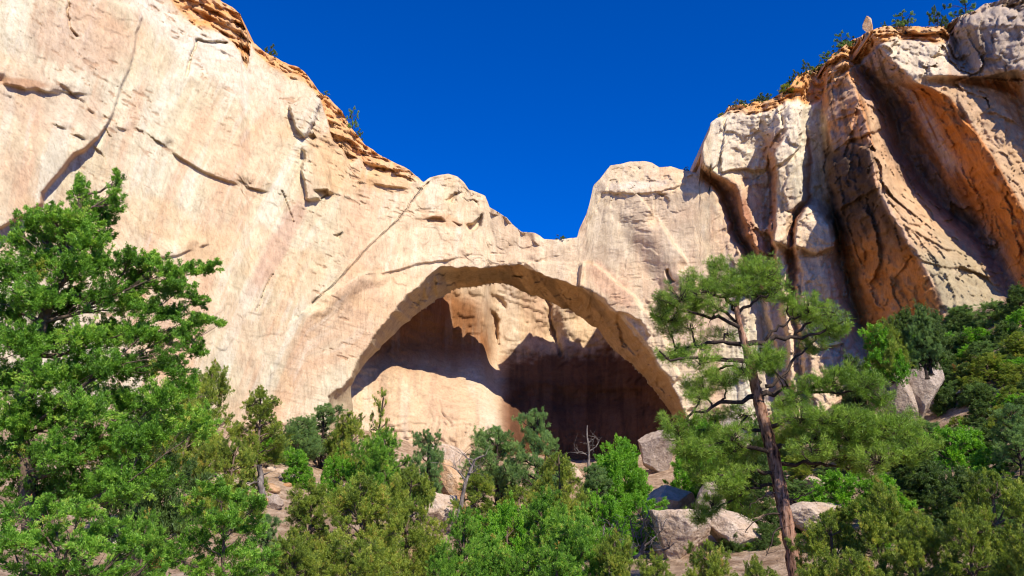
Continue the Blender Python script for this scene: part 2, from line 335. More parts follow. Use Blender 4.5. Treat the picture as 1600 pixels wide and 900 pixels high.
    # --- traced features.  step(): the side left/above of the line stands proud
    def step(pts, h, wdt=3.0, ext=60, side=1, jag=1.0):
        nonlocal D
        xa = X + (Xw - X) * jag; ya = Y + (Yw - Y) * jag
        d, s = seg_dist(xa, ya, pts); sd_ = d * s * side
        e = np.clip(d / ext, 0, 1)
        up = sstep(-wdt, 0, sd_) * (1 - sstep(0.2, 1, e))
        # fade at the ends
        l0 = np.hypot(xa - pts[0][0], ya - pts[0][1]); l1 = np.hypot(xa - pts[-1][0], ya - pts[-1][1])
        up *= sstep(0, 18, l0) * sstep(0, 18, l1)
        D = D - h * up
    def crack(pts, wd, dp, jag=1.0):
        nonlocal D
        d, s = seg_dist(X + (Xw - X) * jag, Y + (Yw - Y) * jag, pts); D = D + dp * (1 - sstep(0.3 * wd, wd, d))
    def pocket(poly, dp, edge=4.0):
        nonlocal D
        s = sdf(Xw, Yw, poly); D = D + dp * sstep(0, edge, s)
    def block(poly, h, edge=4.0):
        nonlocal D
        s = sdf(Xw, Yw, poly); D = D - h * sstep(-edge, 0, s)
    # great flake on the left
    fl = [(215,12),(221,26),(212,52),(206,90),(190,128),(180,165),(166,192),(150,214),(132,232),(114,240),(96,262),(76,284),(62,300),(62,318),(42,334),(14,346),(-40,372)]
    flp = [(215,12)] + fl[1:] + [(-400,372),(-400,-400),(120,-400),(150,-40),(175,4)]
    s_ = sdf(X + (Xw - X) * 0.5, Y + (Yw - Y) * 0.5, flp); fw = 2.5 + 8.5 * sstep(190, 250, Y) * (0.75 + 0.5 * wx) * (1 - 0.6 * sstep(300, 345, Y))
    D = D - (0.9 + 1.7 * sstep(150, 240, Y)) * sstep(-1, 0, s_ / fw) * sstep(-40, 60, Y + 0.3 * X)
    under = (s_ > -fw) & (s_ < 0) & (Y > 200) 
    step([(0,126),(30,130),(52,136),(70,143),(96,146)], 0.9, 4, 50, -1)
    step([(108,150),(132,158),(148,176),(156,190)], 0.5, 5, 40, -1)
    step([(262,232),(282,246),(300,257),(322,268),(342,276),(378,288)], 0.75, 3, 50, -1, 0.4)
    step([(392,289),(408,295),(428,301)], 0.4, 3, 30, -1, 0.4)
    step([(226,408),(250,399),(275,396),(306,388)], 0.55, 4, 26, -1, 0.5)
    step([(110,205),(128,214),(140,226)], 0.6, 5, 40, -1)
    step([(172,190),(188,200),(206,203)], 0.5, 4, 26, -1)
    crack([(106,-20),(104,20),(112,45),(122,58)], 2.0, 0.5)
    crack([(440,300),(450,330),(455,350)], 2.0, 0.5); crack([(425,430),(405,470),(398,490)], 1.8, 0.4)
    crack([(350,65),(310,60),(298,92),(296,108),(292,118)], 3.0, 0.9)
    # broken blocks below the left rim
    block([(456,162),(490,156),(500,160),(486,200),(476,212),(464,200)], 1.5, 4)
    block([(476,232),(496,240),(512,270),(514,300),(496,312),(480,310),(474,270)], 1.6, 5)
    pocket([(484,300),(510,296),(514,306),(500,316)], 1.6, 3); pocket([(480,210),(492,204),(498,214),(486,222)], 1.2, 3)
    pocket([(522,368),(540,364),(532,378)], 1.0, 3)
    for p in ([(560,250),(600,255),(640,268)],[(575,285),(610,286),(645,292)],[(600,270),(632,272)]): step(p, 0.7, 4, 22, -1)
    # diagonal crack running down left of the arch
    dc = [(668,284),(650,306),(628,334),(604,360),(578,384),(552,412),(520,446),(488,474)]
    step(dc, 0.6, 4, 60, -1, 0.6); crack(dc, 1.9, 0.6, 0.6)
    step([(500,476),(536,446),(560,430),(590,425)], 0.7, 4, 26, 1, 0.5)
    step([(590,425),(624,420),(650,412),(690,406),(720,400)], 0.5, 4, 24, -1, 0.5)
    # holes below the saddle
    pocket([(664,340),(690,334),(696,346),(668,350)], 1.2, 4); pocket([(700,344),(722,348),(716,356)], 0.9, 4); pocket([(726,350),(740,344),(756,330),(752,352),(732,364)], 1.3, 4)
    pocket([(692,312),(708,302),(720,300),(704,318)], 0.9, 4); pocket([(732,310),(746,312),(742,318)], 0.9, 3)
    step([(784,340),(800,346),(816,362),(826,372)], 1.0, 4, 24, -1)
    step([(820,408),(840,406),(856,402)], 0.5, 3, 20, -1)
    # mass right of the arch
    step([(1024,342),(1038,362),(1050,382),(1064,398),(1074,416)], 1.5, 5, 60, 1, 0.4)
    pocket([(1040,420),(1046,420),(1058,440),(1050,444)], 1.4, 3)
    step([(930,296),(985,300),(1030,296),(1078,280)], 0.5, 4, 40, -1)
    pocket([(1028,302),(1040,300),(1044,304),(1032,310)], 0.6, 3)
    block([(905,415),(940,424),(985,462),(1020,506),(1046,548),(1060,590),(1052,600),(1020,552),(985,508),(940,466),(905,446)], 1.0, 5)
    block([(820,411),(850,413),(905,416),(905,448),(880,438),(840,425)], 0.7, 5)
    pocket([(962,486),(996,498),(1016,526),(1008,536),(990,560),(968,536),(958,506)], 1.0, 4)
    # separate blocks of the pillars
    block([(1094,246),(1108,192),(1129,185),(1128,230),(1121,260),(1100,268)], 0.9, 2)
    block([(1134,182),(1186,160),(1216,158),(1222,200),(1202,238),(1196,262),(1150,266),(1130,272),(1127,236)], 1.1, 2)
    block([(1152,304),(1198,268),(1203,340),(1206,400),(1186,394),(1162,334)], 0.8, 2)
    block([(1214,188),(1236,168),(1251,170),(1253,205),(1247,232),(1210,260),(1204,238)], 1.3, 2)
    block([(1212,268),(1250,244),(1262,300),(1266,328),(1226,333),(1217,300)], 0.6, 2)
    block([(1194,364),(1222,334),(1236,340),(1237,394),(1222,386),(1206,374)], 1.7, 2)
    block([(1228,420),(1232,408),(1236,470),(1232,520),(1222,470)], 0.8, 2)
    block([(1250,402),(1292,400),(1300,470),(1318,540),(1262,545),(1254,470)], 0.8, 2)
    block([(1290,176),(1330,150),(1364,160),(1378,200),(1342,214),(1302,240)], 1.5, 3)
    block([(1288,250),(1330,226),(1362,238),(1366,292),(1304,330),(1286,300)], 1.1, 3)
    block([(1440,470),(1476,440),(1540,470),(1560,520),(1470,520)], 0.8, 3)
    block([(1378,214),(1392,230),(1404,300),(1440,350),(1420,352),(1384,300)], 0.6, 2)
    step([(1400,345),(1440,372),(1480,392),(1520,398)], 0.7, 3, 40, -1); step([(1420,400),(1470,418),(1530,424)], 0.6, 3, 40, -1)
    step([(1500,180),(1530,214),(1560,262),(1588,300)], 0.8, 3, 40, 1)
    # knob on the column and other blocks on the right
    block([(1244,345),(1262,326),(1276,330),(1292,350),(1300,384),(1272,394),(1246,384)], 1.6, 5)
    step([(1196,372),(1210,384),(1226,392)], 1.6, 4, 34, -1); pocket([(1385,110),(1402,106),(1400,114)], 0.9, 3)
    pocket([(1530,118),(1588,108),(1604,126),(1540,124)], 2.0, 3)
    step([(1352,60),(1400,52),(1478,50)], 1.0, 4, 30, -1)
    # --- the underside of the arch
    Xj = X + wx * 4 + wx2 * 3.5; Yj = Y + wy * 4 + wy2 * 3.5
    inb = inside(Xj, Yj, OUT + [(1100,900),(512,900)])
    df, _ = seg_dist(Xj, Yj, OUT); db, _ = seg_dist(X, Y, HOLE, True); inh = inside(X, Y, HOLE)
    T = np.interp(X, [540, 600, 700, 1060], [5, 8, 9.5, 9])
    fr = np.where(inb, np.where(inh, 1.0, df / (df + db + 1e-6)), 0.0)
    ndet = 1.1 * mid + 0.35 * fbm(P / 1.5, 4, 121)
    D = D + T * fr ** 0.9 + (ndet + 0.7 * F2 + 0.25 * F3) * np.sin(np.pi * np.clip(fr, 0, 1)) * 0.8
    Dfront_s = D0
    # --- colour of the stone, some slot and recess shade painted in
    col = np.ones_like(C) * np.array([0.635, 0.545, 0.385])
    cloud = fbm(P / 18, 4, 131); cl2 = fbm(P / 5, 4, 132)
    col = mixc(col, (0.64, 0.50, 0.355), sstep(0.0, 0.4, cloud)); col = mixc(col, (0.66, 0.60, 0.46), sstep(0.0, 0.45, fbm(P / 15, 4, 133)))
    # run-off streaks: down-left on the leaning left wall, vertical elsewhere
    sl = np.interp(X, [-200, 200, 480, 560, 640, 800, 1100, 1250, 1420, 1600], [0.12, 0.3, 0.55, 0.3, 0.08, 0, -0.04, -0.12, -0.55, -0.65])
    sc_ = X + sl * (Y - 300)
    def streak(fr_, s, sty=0.12, o=4):
        return fbm(np.stack([sc_ * fr_, Y * fr_ * sty, 0 * X], -1), o, s, 0.6)
    st1 = streak(0.03, 141); st2 = streak(0.09, 142); st3 = streak(0.25, 143, 0.05)
    col = mixc(col, (0.64, 0.42, 0.28), 0.6 * sstep(0.12, 0.45, st1)); col = mixc(col, (0.70, 0.67, 0.56), 0.7 * sstep(0.1, 0.4, -st1))
    col = mixc(col, (0.54, 0.42, 0.29), 0.4 * sstep(0.22, 0.55, st2)); col = mixc(col, (0.70, 0.64, 0.55), 0.45 * sstep(0.15, 0.5, -st2))
    col *= (1 + (0.12 + 0.22 * cliffR) * st3)[..., None]
    lft = 1 - sstep(1240, 1290, X); fs_ = streak(0.55, 144, 0.04); md = sstep(0.0, 0.4, fbm(P / 7, 3, 145))
    col = mixc(col, (0.42, 0.30, 0.20), 0.55 * lft * md * sstep(0.30, 0.5, fs_)); col = mixc(col, (0.78, 0.72, 0.60), 0.5 * lft * md * sstep(0.30, 0.5, -fs_))
    hl = fbm(P / np.array([9, 9, 0.22]), 3, 146, 0.6); col *= (1 - 0.16 * sstep(0.30, 0.42, hl) * sstep(-0.1, 0.3, fbm(P / 6, 3, 147)))[..., None]
    col = mixc(col, (0.70, 0.50, 0.29), 0.45 * lft * sstep(0.15, 0.45, fbm(P / 8, 4, 148)))
    def patch(c, cx, cy, rx, ry, a=0, ct=(0.33, 0.26, 0.20), m=0.6, seed=0, hard=0.5):
        ca, sa = math.cos(R(a)), math.sin(R(a)); dx, dy = X - cx, Y - cy
        u = (dx * ca + dy * sa) / rx; v = (-dx * sa + dy * ca) / ry
        r = 1 - np.hypot(u, v) + 0.35 * cl2 + 0.3 * st2
        return mixc(c, ct, m * sstep(0, hard, r))
    # white band below the left rim, orange run at the top
    wb = sstep(0, 26, depth - cap * 0.8) * (1 - sstep(40, 90, depth - cap)) * (1 - sstep(380, 520, X))
    col = mixc(col, (0.76, 0.70, 0.60), 0.75 * wb)
    col = mixc(col, (0.76, 0.37, 0.12), 0.95 * np.clip(capm + 0.0, 0, 1) * (0.75 + 0.25 * (cl2 > 0)))
    col = mixc(col, (0.66, 0.50, 0.34), 0.5 * capm * sstep(0, 0.5, cl2))
    # rust-coloured patches, browner along cracks, step undersides and pits
    col = patch(col, 20, 128, 80, 9, 6, (0.45, 0.22, 0.09), 0.8); col = patch(col, 520, 250, 45, 70, 0, (0.64, 0.44, 0.25), 0.7)
    col = patch(col, 600, 280, 60, 26, 10, (0.62, 0.38, 0.16), 0.75); col = patch(col, 120, 60, 110, 70, 10, (0.60, 0.38, 0.26), 0.5)
    col = patch(col, 60, 150, 160, 60, 20, (0.56, 0.40, 0.30), 0.4); col = patch(col, 430, 390, 26, 120, 28, (0.50, 0.30, 0.24), 0.55)
    col = patch(col, 700, 345, 46, 14, 10, (0.55, 0.28, 0.12), 0.7); col = patch(col, 790, 350, 40, 50, 0, (0.40, 0.31, 0.23), 0.6)
    col = mixc(col, (0.62, 0.36, 0.20), 0.7 * under * sstep(-0.3, 0.2, cl2 + 0.3))
    col = mixc(col, (0.42, 0.26, 0.16), 0.7 * pit)
    col = patch(col, 1020, 320, 110, 32, -4, (0.46, 0.385, 0.30), 0.7); col = patch(col, 1050, 370, 60, 60, 30, (0.42, 0.33, 0.26), 0.5)
    col = patch(col, 990, 290, 80, 10, -4, (0.75, 0.71, 0.65), 0.8); col = patch(col, 905, 400, 80, 26, 0, (0.42, 0.34, 0.27), 0.5)
    col = patch(col, 960, 450, 70, 22, 45, (0.60, 0.30, 0.20), 0.6); col = patch(col, 1080, 470, 80, 90, 0, (0.60, 0.40, 0.31), 0.5)
    # pillars: chalk-white tops, pink below
    col = mixc(col, (0.84, 0.74, 0.59), 0.85 * sstep(1090, 1130, X) * (1 - sstep(1240, 1270, X)) * (1 - sstep(230, 300, Y + 20 * cl2)) * (1 - capm))
    col = patch(col, 1160, 350, 60, 90, 0, (0.64, 0.42, 0.28), 0.6)
    col = mixc(col, (0.76, 0.58, 0.42), 0.7 * sstep(1180, 1210, X) * (1 - sstep(1330, 1360, X)) * sstep(280, 360, Y))
    col = patch(col, 1165, 340, 14, 70, -18, (0.42, 0.20, 0.12), 0.9)
    # iron-red fracture faces between the pillars, the slots' shade painted in
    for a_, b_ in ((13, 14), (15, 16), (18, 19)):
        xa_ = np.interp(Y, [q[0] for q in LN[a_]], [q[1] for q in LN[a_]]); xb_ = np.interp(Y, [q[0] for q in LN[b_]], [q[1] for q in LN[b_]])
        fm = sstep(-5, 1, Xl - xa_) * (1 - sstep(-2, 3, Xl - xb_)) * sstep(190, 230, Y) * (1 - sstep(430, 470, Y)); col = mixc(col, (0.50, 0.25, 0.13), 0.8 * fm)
    # the shaded, varnished right cliff
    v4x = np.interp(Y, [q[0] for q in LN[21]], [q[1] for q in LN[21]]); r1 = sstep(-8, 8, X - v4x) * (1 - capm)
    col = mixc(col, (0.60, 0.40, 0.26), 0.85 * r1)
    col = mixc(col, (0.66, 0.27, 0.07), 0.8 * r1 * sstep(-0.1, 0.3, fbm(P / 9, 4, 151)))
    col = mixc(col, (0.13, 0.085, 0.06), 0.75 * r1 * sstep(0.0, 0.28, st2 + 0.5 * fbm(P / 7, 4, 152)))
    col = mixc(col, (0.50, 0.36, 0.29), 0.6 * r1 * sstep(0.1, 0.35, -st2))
    # orange sweep under the great overhang, with a pale run
    e1x = np.interp(Y, [a[0] for a in LN[25]], [a[1] for a in LN[25]]); b2x = np.interp(Y, [a[0] for a in LN[24]], [a[1] for a in LN[24]])
    tt = (X - b2x) / (e1x - b2x + 1e-6); ov = sstep(0.15, 0.4, tt) * (1 - sstep(0.97, 1.03, tt)) * sstep(120, 150, Y)
    col = mixc(col, (0.74, 0.28, 0.06), 0.92 * ov); col = mixc(col, (0.28, 0.12, 0.06), 0.6 * ov * sstep(0.05, 0.35, st2))
    pal = np.exp(-((tt - 0.45 - 0.05 * cl2) / 0.10) ** 2) * sstep(110, 150, Y) * (1 - sstep(250, 290, Y)) * sstep(-0.5, 0.0, streak(0.2, 155))
    col = mixc(col, (0.82, 0.66, 0.56), 0.85 * pal)
    rec = sstep(-0.35, -0.15, tt) * (1 - sstep(0.12, 0.26, tt + 0.1 * cl2)) * sstep(90, 120, Y); col = mixc(col, (0.17, 0.125, 0.10), 0.85 * rec)  # shade of the recess painted into the stone as a dark tone
    # outer (weathered) faces
    of = sstep(1.0, 1.04, tt) * (1 - sstep(1.9, 2.2, tt)) * sstep(118, 126, Y)
    col = mixc(col, (0.58, 0.40, 0.25), 0.9 * of); col = mixc(col, (0.50, 0.36, 0.24), 0.6 * of * sstep(0, 0.4, cl2))
    mask_ = 1
    wbk = sstep(0.99, 1.05, tt) * (1 - sstep(1478, 1486, X)) * (1 - sstep(118, 128, Y)) * (1 - capm)
    col = mixc(col, (0.74, 0.64, 0.50), 0.85 * wbk)
    gb = sstep(1478, 1492, X) * (1 - sstep(112, 124, Y)); col = mixc(col, (0.46, 0.40, 0.35), 0.8 * gb); col = mixc(col, (0.17, 0.13, 0.11), 0.7 * gb * sstep(0.0, 0.3, st2 + 0.4 * cl2))
    b1x = np.interp(Y, [a[0] for a in LN[23]], [a[1] for a in LN[23]])
    bf = sstep(-2, 4, X - b1x) * (1 - sstep(-0.35, -0.15, tt)) * sstep(150, 190, Y); col = mixc(col, (0.60, 0.41, 0.25), 0.9 * bf)
    col = mixc(col, (0.33, 0.32, 0.22), 0.7 * bf * sstep(340, 440, Y + 60 * cl2))
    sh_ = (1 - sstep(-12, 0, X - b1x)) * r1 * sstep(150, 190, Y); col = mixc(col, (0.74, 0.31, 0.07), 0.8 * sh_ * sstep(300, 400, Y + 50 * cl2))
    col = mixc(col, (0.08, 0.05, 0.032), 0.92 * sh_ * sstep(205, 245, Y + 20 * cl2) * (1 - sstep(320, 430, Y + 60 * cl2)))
    mid_ = sstep(520, 640, X) * (1 - sstep(1090, 1110, X)); col = mixc(col, (0.70, 0.54, 0.385), 0.40 * mid_); col *= (1 + 0.07 * mid_)[..., None]
    col = mixc(col, (0.70, 0.46, 0.30), 0.30 * sstep(0.05, 0.4, fbm(P / 11, 4, 149)) * (1 - cliffR))
    # underside of the arch: ochre, with grey varnish runs
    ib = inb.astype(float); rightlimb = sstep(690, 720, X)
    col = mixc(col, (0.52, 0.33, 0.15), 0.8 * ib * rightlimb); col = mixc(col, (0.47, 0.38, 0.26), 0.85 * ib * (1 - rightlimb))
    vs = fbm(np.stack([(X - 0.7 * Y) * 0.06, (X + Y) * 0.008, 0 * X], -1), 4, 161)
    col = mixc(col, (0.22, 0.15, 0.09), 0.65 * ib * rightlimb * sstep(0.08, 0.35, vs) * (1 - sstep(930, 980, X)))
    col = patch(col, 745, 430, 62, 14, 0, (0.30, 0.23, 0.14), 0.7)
    # lichen-grey freckles and fine pores
    col = mixc(col, (0.44, 0.34, 0.25), 0.3 * sstep(0.26, 0.5, fbm(P / 2.2, 5, 171, 0.65)))
    col *= (1 + 0.14 * fine)[..., None]
    # hole edge: snap the first verts inside onto the rim
    h = sdf(X, Y, HOLE); lim = STEP * 1.5
    near = (h > 0) & (h < lim * 1.2); gy, gx = np.gradient(h)
    dX = np.gradient(X, axis=1); dY = np.gradient(Y, axis=0); gx /= dX; gy /= dY; gl = np.hypot(gx, gy) + 1e-6
    X2 = np.where(near, X - gx / gl * h, X); Y2 = np.where(near, Y - gy / gl * h, Y)
    Pn = at(X2, Y2, D)
    ok = h < lim * 1.2
    keep = ok[:-1, :-1] & ok[1:, :-1] & ok[1:, 1:] & ok[:-1, 1:]
    # plateau rows behind the rim
    tl = np.interp(xs, [-300, 610, 650, 1092, 1130, 1900], [60, 60, 9.5, 9.5, 45, 60])
    rows = []; nb = 14; top0 = Pn[0]
    for k in range(nb, 0, -1):
        t = (k / nb) ** 1.5; r_ = top0.copy(); r_[:, 1] += tl * t
        r_[:, 2] += -0.6 * t - 3.0 * t * sstep(822, 842, xs) * (1 - sstep(896, 912, xs)) + 0.35 * fbm(r_ / 3, 3, 181) * min(1, k / 3) - 0.2  # saddle's unseen back lowered so sun reaches further down the alcove
        rows.append(r_)
    # rear wall below the back rim down to the valley
    rear = []; zb = rows[0]; lowz = 8.0
    nrr = 90
    for k in range(nrr, 0, -1):
        t = k / nrr; r_ = zb.copy(); r_[:, 2] = zb[:, 2] + (lowz - zb[:, 2]) * t; r_[:, 1] += 0.0
        rear.append(r_)
    allv = np.stack(rear + rows)
    topc = np.repeat(np.stack([col[0]]), len(allv), 0)
    A = np.concatenate([allv, Pn], 0); Cc = np.concatenate([topc, col], 0)
    kp = np.ones((A.shape[0] - 1, nc - 1), bool); kp[len(allv):] = keep
    # the rear wall has the same opening
    ru, rv = proj(allv[:nrr]); hh = sdf(ru, rv, HOLE) > 2
    hk = ~(hh[:-1, :-1] | hh[1:, 1:]); kp[:nrr - 1] = hk
    return A, Cc, kp, xs
A, Cc, kp, xs = build_front()
RIMI = A.shape[0] - 520
def rim_at(px): return float(np.interp(px, xs, A[RIMI, :, 1])), float(np.interp(px, xs, A[RIMI, :, 2]))
# split in three: left cliff, the arch with its shoulder, right cliff
def sub(name, x0, x1):
    m = (xs >= x0 - STEP) & (xs <= x1 + STEP * 0.01); i = np.where(m)[0]; a, b = i[0], i[-1] + 1
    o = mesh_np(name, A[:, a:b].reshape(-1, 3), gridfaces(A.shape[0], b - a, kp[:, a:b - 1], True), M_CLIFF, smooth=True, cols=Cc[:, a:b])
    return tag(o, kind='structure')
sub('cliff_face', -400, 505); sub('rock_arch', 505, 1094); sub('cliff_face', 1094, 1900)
def build_alcove():
    xs = np.arange(470, 1150, 2.0); ys = np.arange(388, 812, 2.0); X, Y = np.meshgrid(xs, ys)
    def prof(pts): return np.interp(X, [p[0] for p in pts], [p[1] for p in pts])
    top = prof([(470,108),(545,113),(600,119),(680,126),(700,129),(756,129.5),(763,130.5),(768,137),(784,138),(850,138),(866,139.5),(876,137.5),(940,138),(1000,134),(1060,124),(1110,112),(1150,108)])
    bot = prof([(470,99),(545,104.5),(600,108),(680,110),(760,112),(800,113),(830,119),(900,124),(1000,121),(1060,116),(1110,108),(1150,104)])
    t = sstep(540, 700, Y + 40 * sstep(560, 620, X) - 20)
    D = top + (bot - top) * t
    D = blur(D, 3, 3.0)
    P = at(X, Y, D); mid = fbm(P / 5, 5, 211); fine = fbm(P / 1.0, 4, 212); rid = fbm(P / 7, 4, 213, 0.5, True)
    wx = fbm(P / 3, 4, 214) * 6; Xw, Yw = X + wx, Y + fbm(P / 3, 4, 215) * 6
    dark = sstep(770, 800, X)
    sh = fbm(P / np.array([7, 7, 4]), 5, 216, 0.45); v = sh * 5; f = v - np.floor(v); tr = np.floor(v) + sstep(0.9, 1, f)
    D = D - (0.6 + 0.5 * dark) * mid - 0.07 * fine - 0.28 * tr - 0.5 * dark * rid
    # ledge bulge under the dark recess, fin, slots
    led = np.exp(-((Y - 592 - 0.00012 * (X - 900) ** 2 * 10) / 16) ** 2) * dark; D = D - 1.6 * led + 2.4 * np.exp(-((Y - 630) / 22) ** 2) * dark
    s = sdf(Xw, Yw, [(766,482),(770,482),(780,500),(780,540),(776,540),(768,505)]); D = D + 2.0 * sstep(0, 4, s)
    s = sdf(Xw, Yw, [(760,456),(776,460),(792,472),(790,484),(770,476)]); D = D + 0.9 * sstep(0, 4, s)
    d, _ = seg_dist(Xw, Yw, [(850,462),(858,480),(858,500),(868,530),(876,556)]); D = D + 1.6 * (1 - sstep(1.5, 4, d))
    d, _ = seg_dist(X, Y, [(686,628),(690,646),(704,662)]); D = D + 0.4 * (1 - sstep(1, 3, d))
    P = at(X, Y, D)
    col = np.ones(X.shape + (3,)) * np.array([0.66, 0.50, 0.34]); st = fbm(np.stack([X * 0.09, Y * 0.01, 0 * X], -1), 4, 221, 0.6); st1 = fbm(np.stack([X * 0.03, Y * 0.006, 0 * X], -1), 4, 222, 0.6)
    col = mixc(col, (0.60, 0.40, 0.28), 0.6 * sstep(0, 0.4, st1)); col = mixc(col, (0.68, 0.60, 0.50), 0.5 * sstep(0, 0.4, -st1))
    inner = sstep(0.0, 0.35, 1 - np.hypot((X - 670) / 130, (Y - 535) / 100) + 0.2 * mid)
    col = mixc(col, (0.27, 0.105, 0.03), 0.9 * inner * (1 - dark) * sstep(0, 0.3, (600 - Y) / 200))  # left lobe of the arch's shadow darkened into the wall colour
    col = mixc(col, (0.15, 0.055, 0.02), 0.93 * dark * sstep(538, 562, Y + 30 * mid + 12 * fine)); col = mixc(col, (0.05, 0.025, 0.015), 0.45 * dark * sstep(535, 556, Y) * sstep(0.0, 0.3, st))  # red-brown rock, blackened to carry the right lobe's cast shadow
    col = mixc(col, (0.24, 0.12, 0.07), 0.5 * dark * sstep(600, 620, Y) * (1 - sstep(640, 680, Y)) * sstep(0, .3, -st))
    col = mixc(col, (0.40, 0.28, 0.20), 0.4 * sstep(0.1, 0.5, st) * (1 - dark)); col *= (1 + 0.06 * fine)[..., None]
    back = []
    for k in range(6, 0, -1):
        r_ = P[0].copy(); r_[:, 1] += 7.0 * k; r_[:, 2] += 0.3; back.append(r_)
    A2 = np.concatenate([np.stack(back), P], 0); C2 = np.concatenate([np.repeat(col[:1], 6, 0), col], 0)
    tag(mesh_np('alcove_wall', A2.reshape(-1, 3), gridfaces(A2.shape[0], A2.shape[1], None, True), M_CLIFF, smooth=True, cols=C2), kind='structure')
build_alcove()
# ------------------------------------------------------------------ terrain
BX = [-400, 0, 200, 380, 450, 560, 640, 700, 800, 900, 1040, 1150, 1250, 1330, 1400, 1480, 1560, 1800]
BY = [640, 640, 645, 648, 652, 672, 690, 716, 712, 722, 704, 692, 650, 606, 560, 505, 478, 440]
BD = [45, 53, 67, 84, 90, 102, 108, 111, 114, 116, 110, 103, 100, 96, 91, 88, 82, 74]
BZ = at(np.array(BX, float), np.array(BY, float), np.array(BD, float))[:, 2]
BA = (np.array(BX) - 800) / F * 1.03
def ground_z(X, Y):
    X = np.asarray(X, float); Y = np.asarray(Y, float); Yc = np.maximum(Y, 4.0)
    a = X / Yc; Dc = np.interp(a, BA, BD); zc = np.interp(a, BA, BZ)
    t = np.clip((Yc - 14) / (Dc - 14), 0, 1.25)
    z = np.where(t < 1, zc * (0.45 * t + 0.55 * t * t), zc + (t - 1) * 10)
    z = np.where(t < 1, zc * (0.12 * t + 0.88 * t ** 2.1), z) - 1.9 * np.exp(-((Yc - 32) / 15) ** 2)
    P = np.stack([X, Y, 0 * X], -1)
    z = z + (0.6 * fbm(P / 9, 3, 301) + 0.25 * fbm(P / 2.5, 4, 302)) * np.clip((np.hypot(X, Y) - 4) / 25, 0, 1)
    return z
def build_ground():
    # one sheet: fine where it is seen, stretched out to the horizon
    g = np.concatenate([-np.geomspace(900, 95, 14), np.arange(-90, 90.1, 0.55), np.geomspace(95, 900, 14)])
    gy = np.concatenate([-np.geomspace(600, 22, 12), np.arange(-20, 150.1, 0.55), np.geomspace(156, 1500, 14)])
    X, Y = np.meshgrid(g, gy); Z = ground_z(X, Y)
    P = np.stack([X, Y, 0 * X], -1); rb = fbm(P / 1.3, 4, 311, 0.6, True); Z = Z + 0.22 * np.maximum(rb, 0) * sstep(30, 50, Y) * (np.abs(X) < 92) * (Y < 152)
    tag(mesh_np('ground', np.stack([X, Y, Z], -1).reshape(-1, 3), gridfaces(*X.shape), M_SOIL, smooth=True), kind='structure')
build_ground()
def ground_hit(px, py):
    """distance at which the view of pixel (px,py) meets the ground"""
    D = np.arange(8, 118, 0.25); P = at(np.full_like(D, px), np.full_like(D, py), D); dz = P[:, 2] - ground_z(P[:, 0], P[:, 1])
    i = np.where(dz < 0)[0]; return float(D[i[0]]) if len(i) else 60.0
# ------------------------------------------------------------------ vegetation kit
rng = np.random.default_rng(7)
def unit(v): return v / (np.linalg.norm(v, axis=-1, keepdims=True) + 1e-9)
class Tubes:
    def __init__(s): s.V = []; s.F = []; s.n = 0
    def tube(s, pts, r0, r1, sides=5, jitter=0.0, flare=0.0, cap=True):
        pts = np.asarray(pts, float); n = len(pts); t = unit(np.gradient(pts, axis=0))
        up = np.array([0.13, 0.31, 0.94]); a = unit(np.cross(t, up)); b = np.cross(t, a)
        k = np.linspace(0, 1, n); rad = r0 + (r1 - r0) * k ** 0.8; rad = rad * (1 + flare * np.exp(-k * 14))
        th = np.arange(sides) * 2 * math.pi / sides
        ring = a[:, None] * np.cos(th)[None, :, None] + b[:, None] * np.sin(th)[None, :, None]
        rr = rad[:, None] * (1 + jitter * rng.uniform(-1, 1, (n, sides)))
        V = pts[:, None] + ring * rr[..., None]
        i = np.arange(n * sides).reshape(n, sides) + s.n
        q = np.stack([i[:-1], np.roll(i[:-1], -1, 1), np.roll(i[1:], -1, 1), i[1:]], -1).reshape(-1, 4)
        s.V.append(V.reshape(-1, 3)); s.F.append(q); s.n += n * sides
    def path(s, p0, p1, n=5, bend=0.15, sag=0.0):
        p0 = np.asarray(p0, float); p1 = np.asarray(p1, float); L = np.linalg.norm(p1 - p0); t = np.linspace(0, 1, n)[:, None]
        w_ = np.sin(t * math.pi); P = p0 + (p1 - p0) * t
        P = P + w_ * rng.normal(0, bend * L * 0.4, (1, 3)) + np.concatenate([np.zeros((1, 3)), rng.normal(0, bend * L * 0.12, (n - 2, 3)), np.zeros((1, 3))])
        P[:, 2] += (w_[:, 0]) * sag * L; return P
    def build(s, name, mat, parent=None, smooth=True):
        return mesh_np(name, np.concatenate(s.V), np.concatenate(s.F), mat, parent, smooth=smooth)
def spray_mesh(name, pos, dirs, size, tint, mat, parent, K=10, spread=0.9, width=0.22, roll=None, quad=True):
    """foliage: each spray is K slender leaflets fanning from a point"""
    N = len(pos); d = unit(dirs)
    ld = unit(d[:, None] + rng.normal(0, spread * 0.6, (N, K, 3)))
    base = pos[:, None] + ld * 0 + rng.normal(0, 0.28, (N, K, 3)) * size[:, None, None]
    L = size[:, None] * rng.uniform(0.55, 1.15, (N, K))
    side = unit(np.cross(ld, rng.normal(0, 1, (N, K, 3)))) * (L * width * 0.5)[..., None]
    mid = base + ld * (L * 0.45)[..., None]; tip = base + ld * L[..., None]
    V = np.stack([base, mid + side, tip, mid - side], 2).reshape(-1, 3)
    Fc = np.arange(N * K * 4).reshape(-1, 4)
    tn = np.repeat(np.clip(tint[:, None] + rng.normal(0, 0.05, (N, K)), 0, 1).ravel(), 4)
    return mesh_np(name, V, Fc, mat, parent, attrs={'tint': tn})
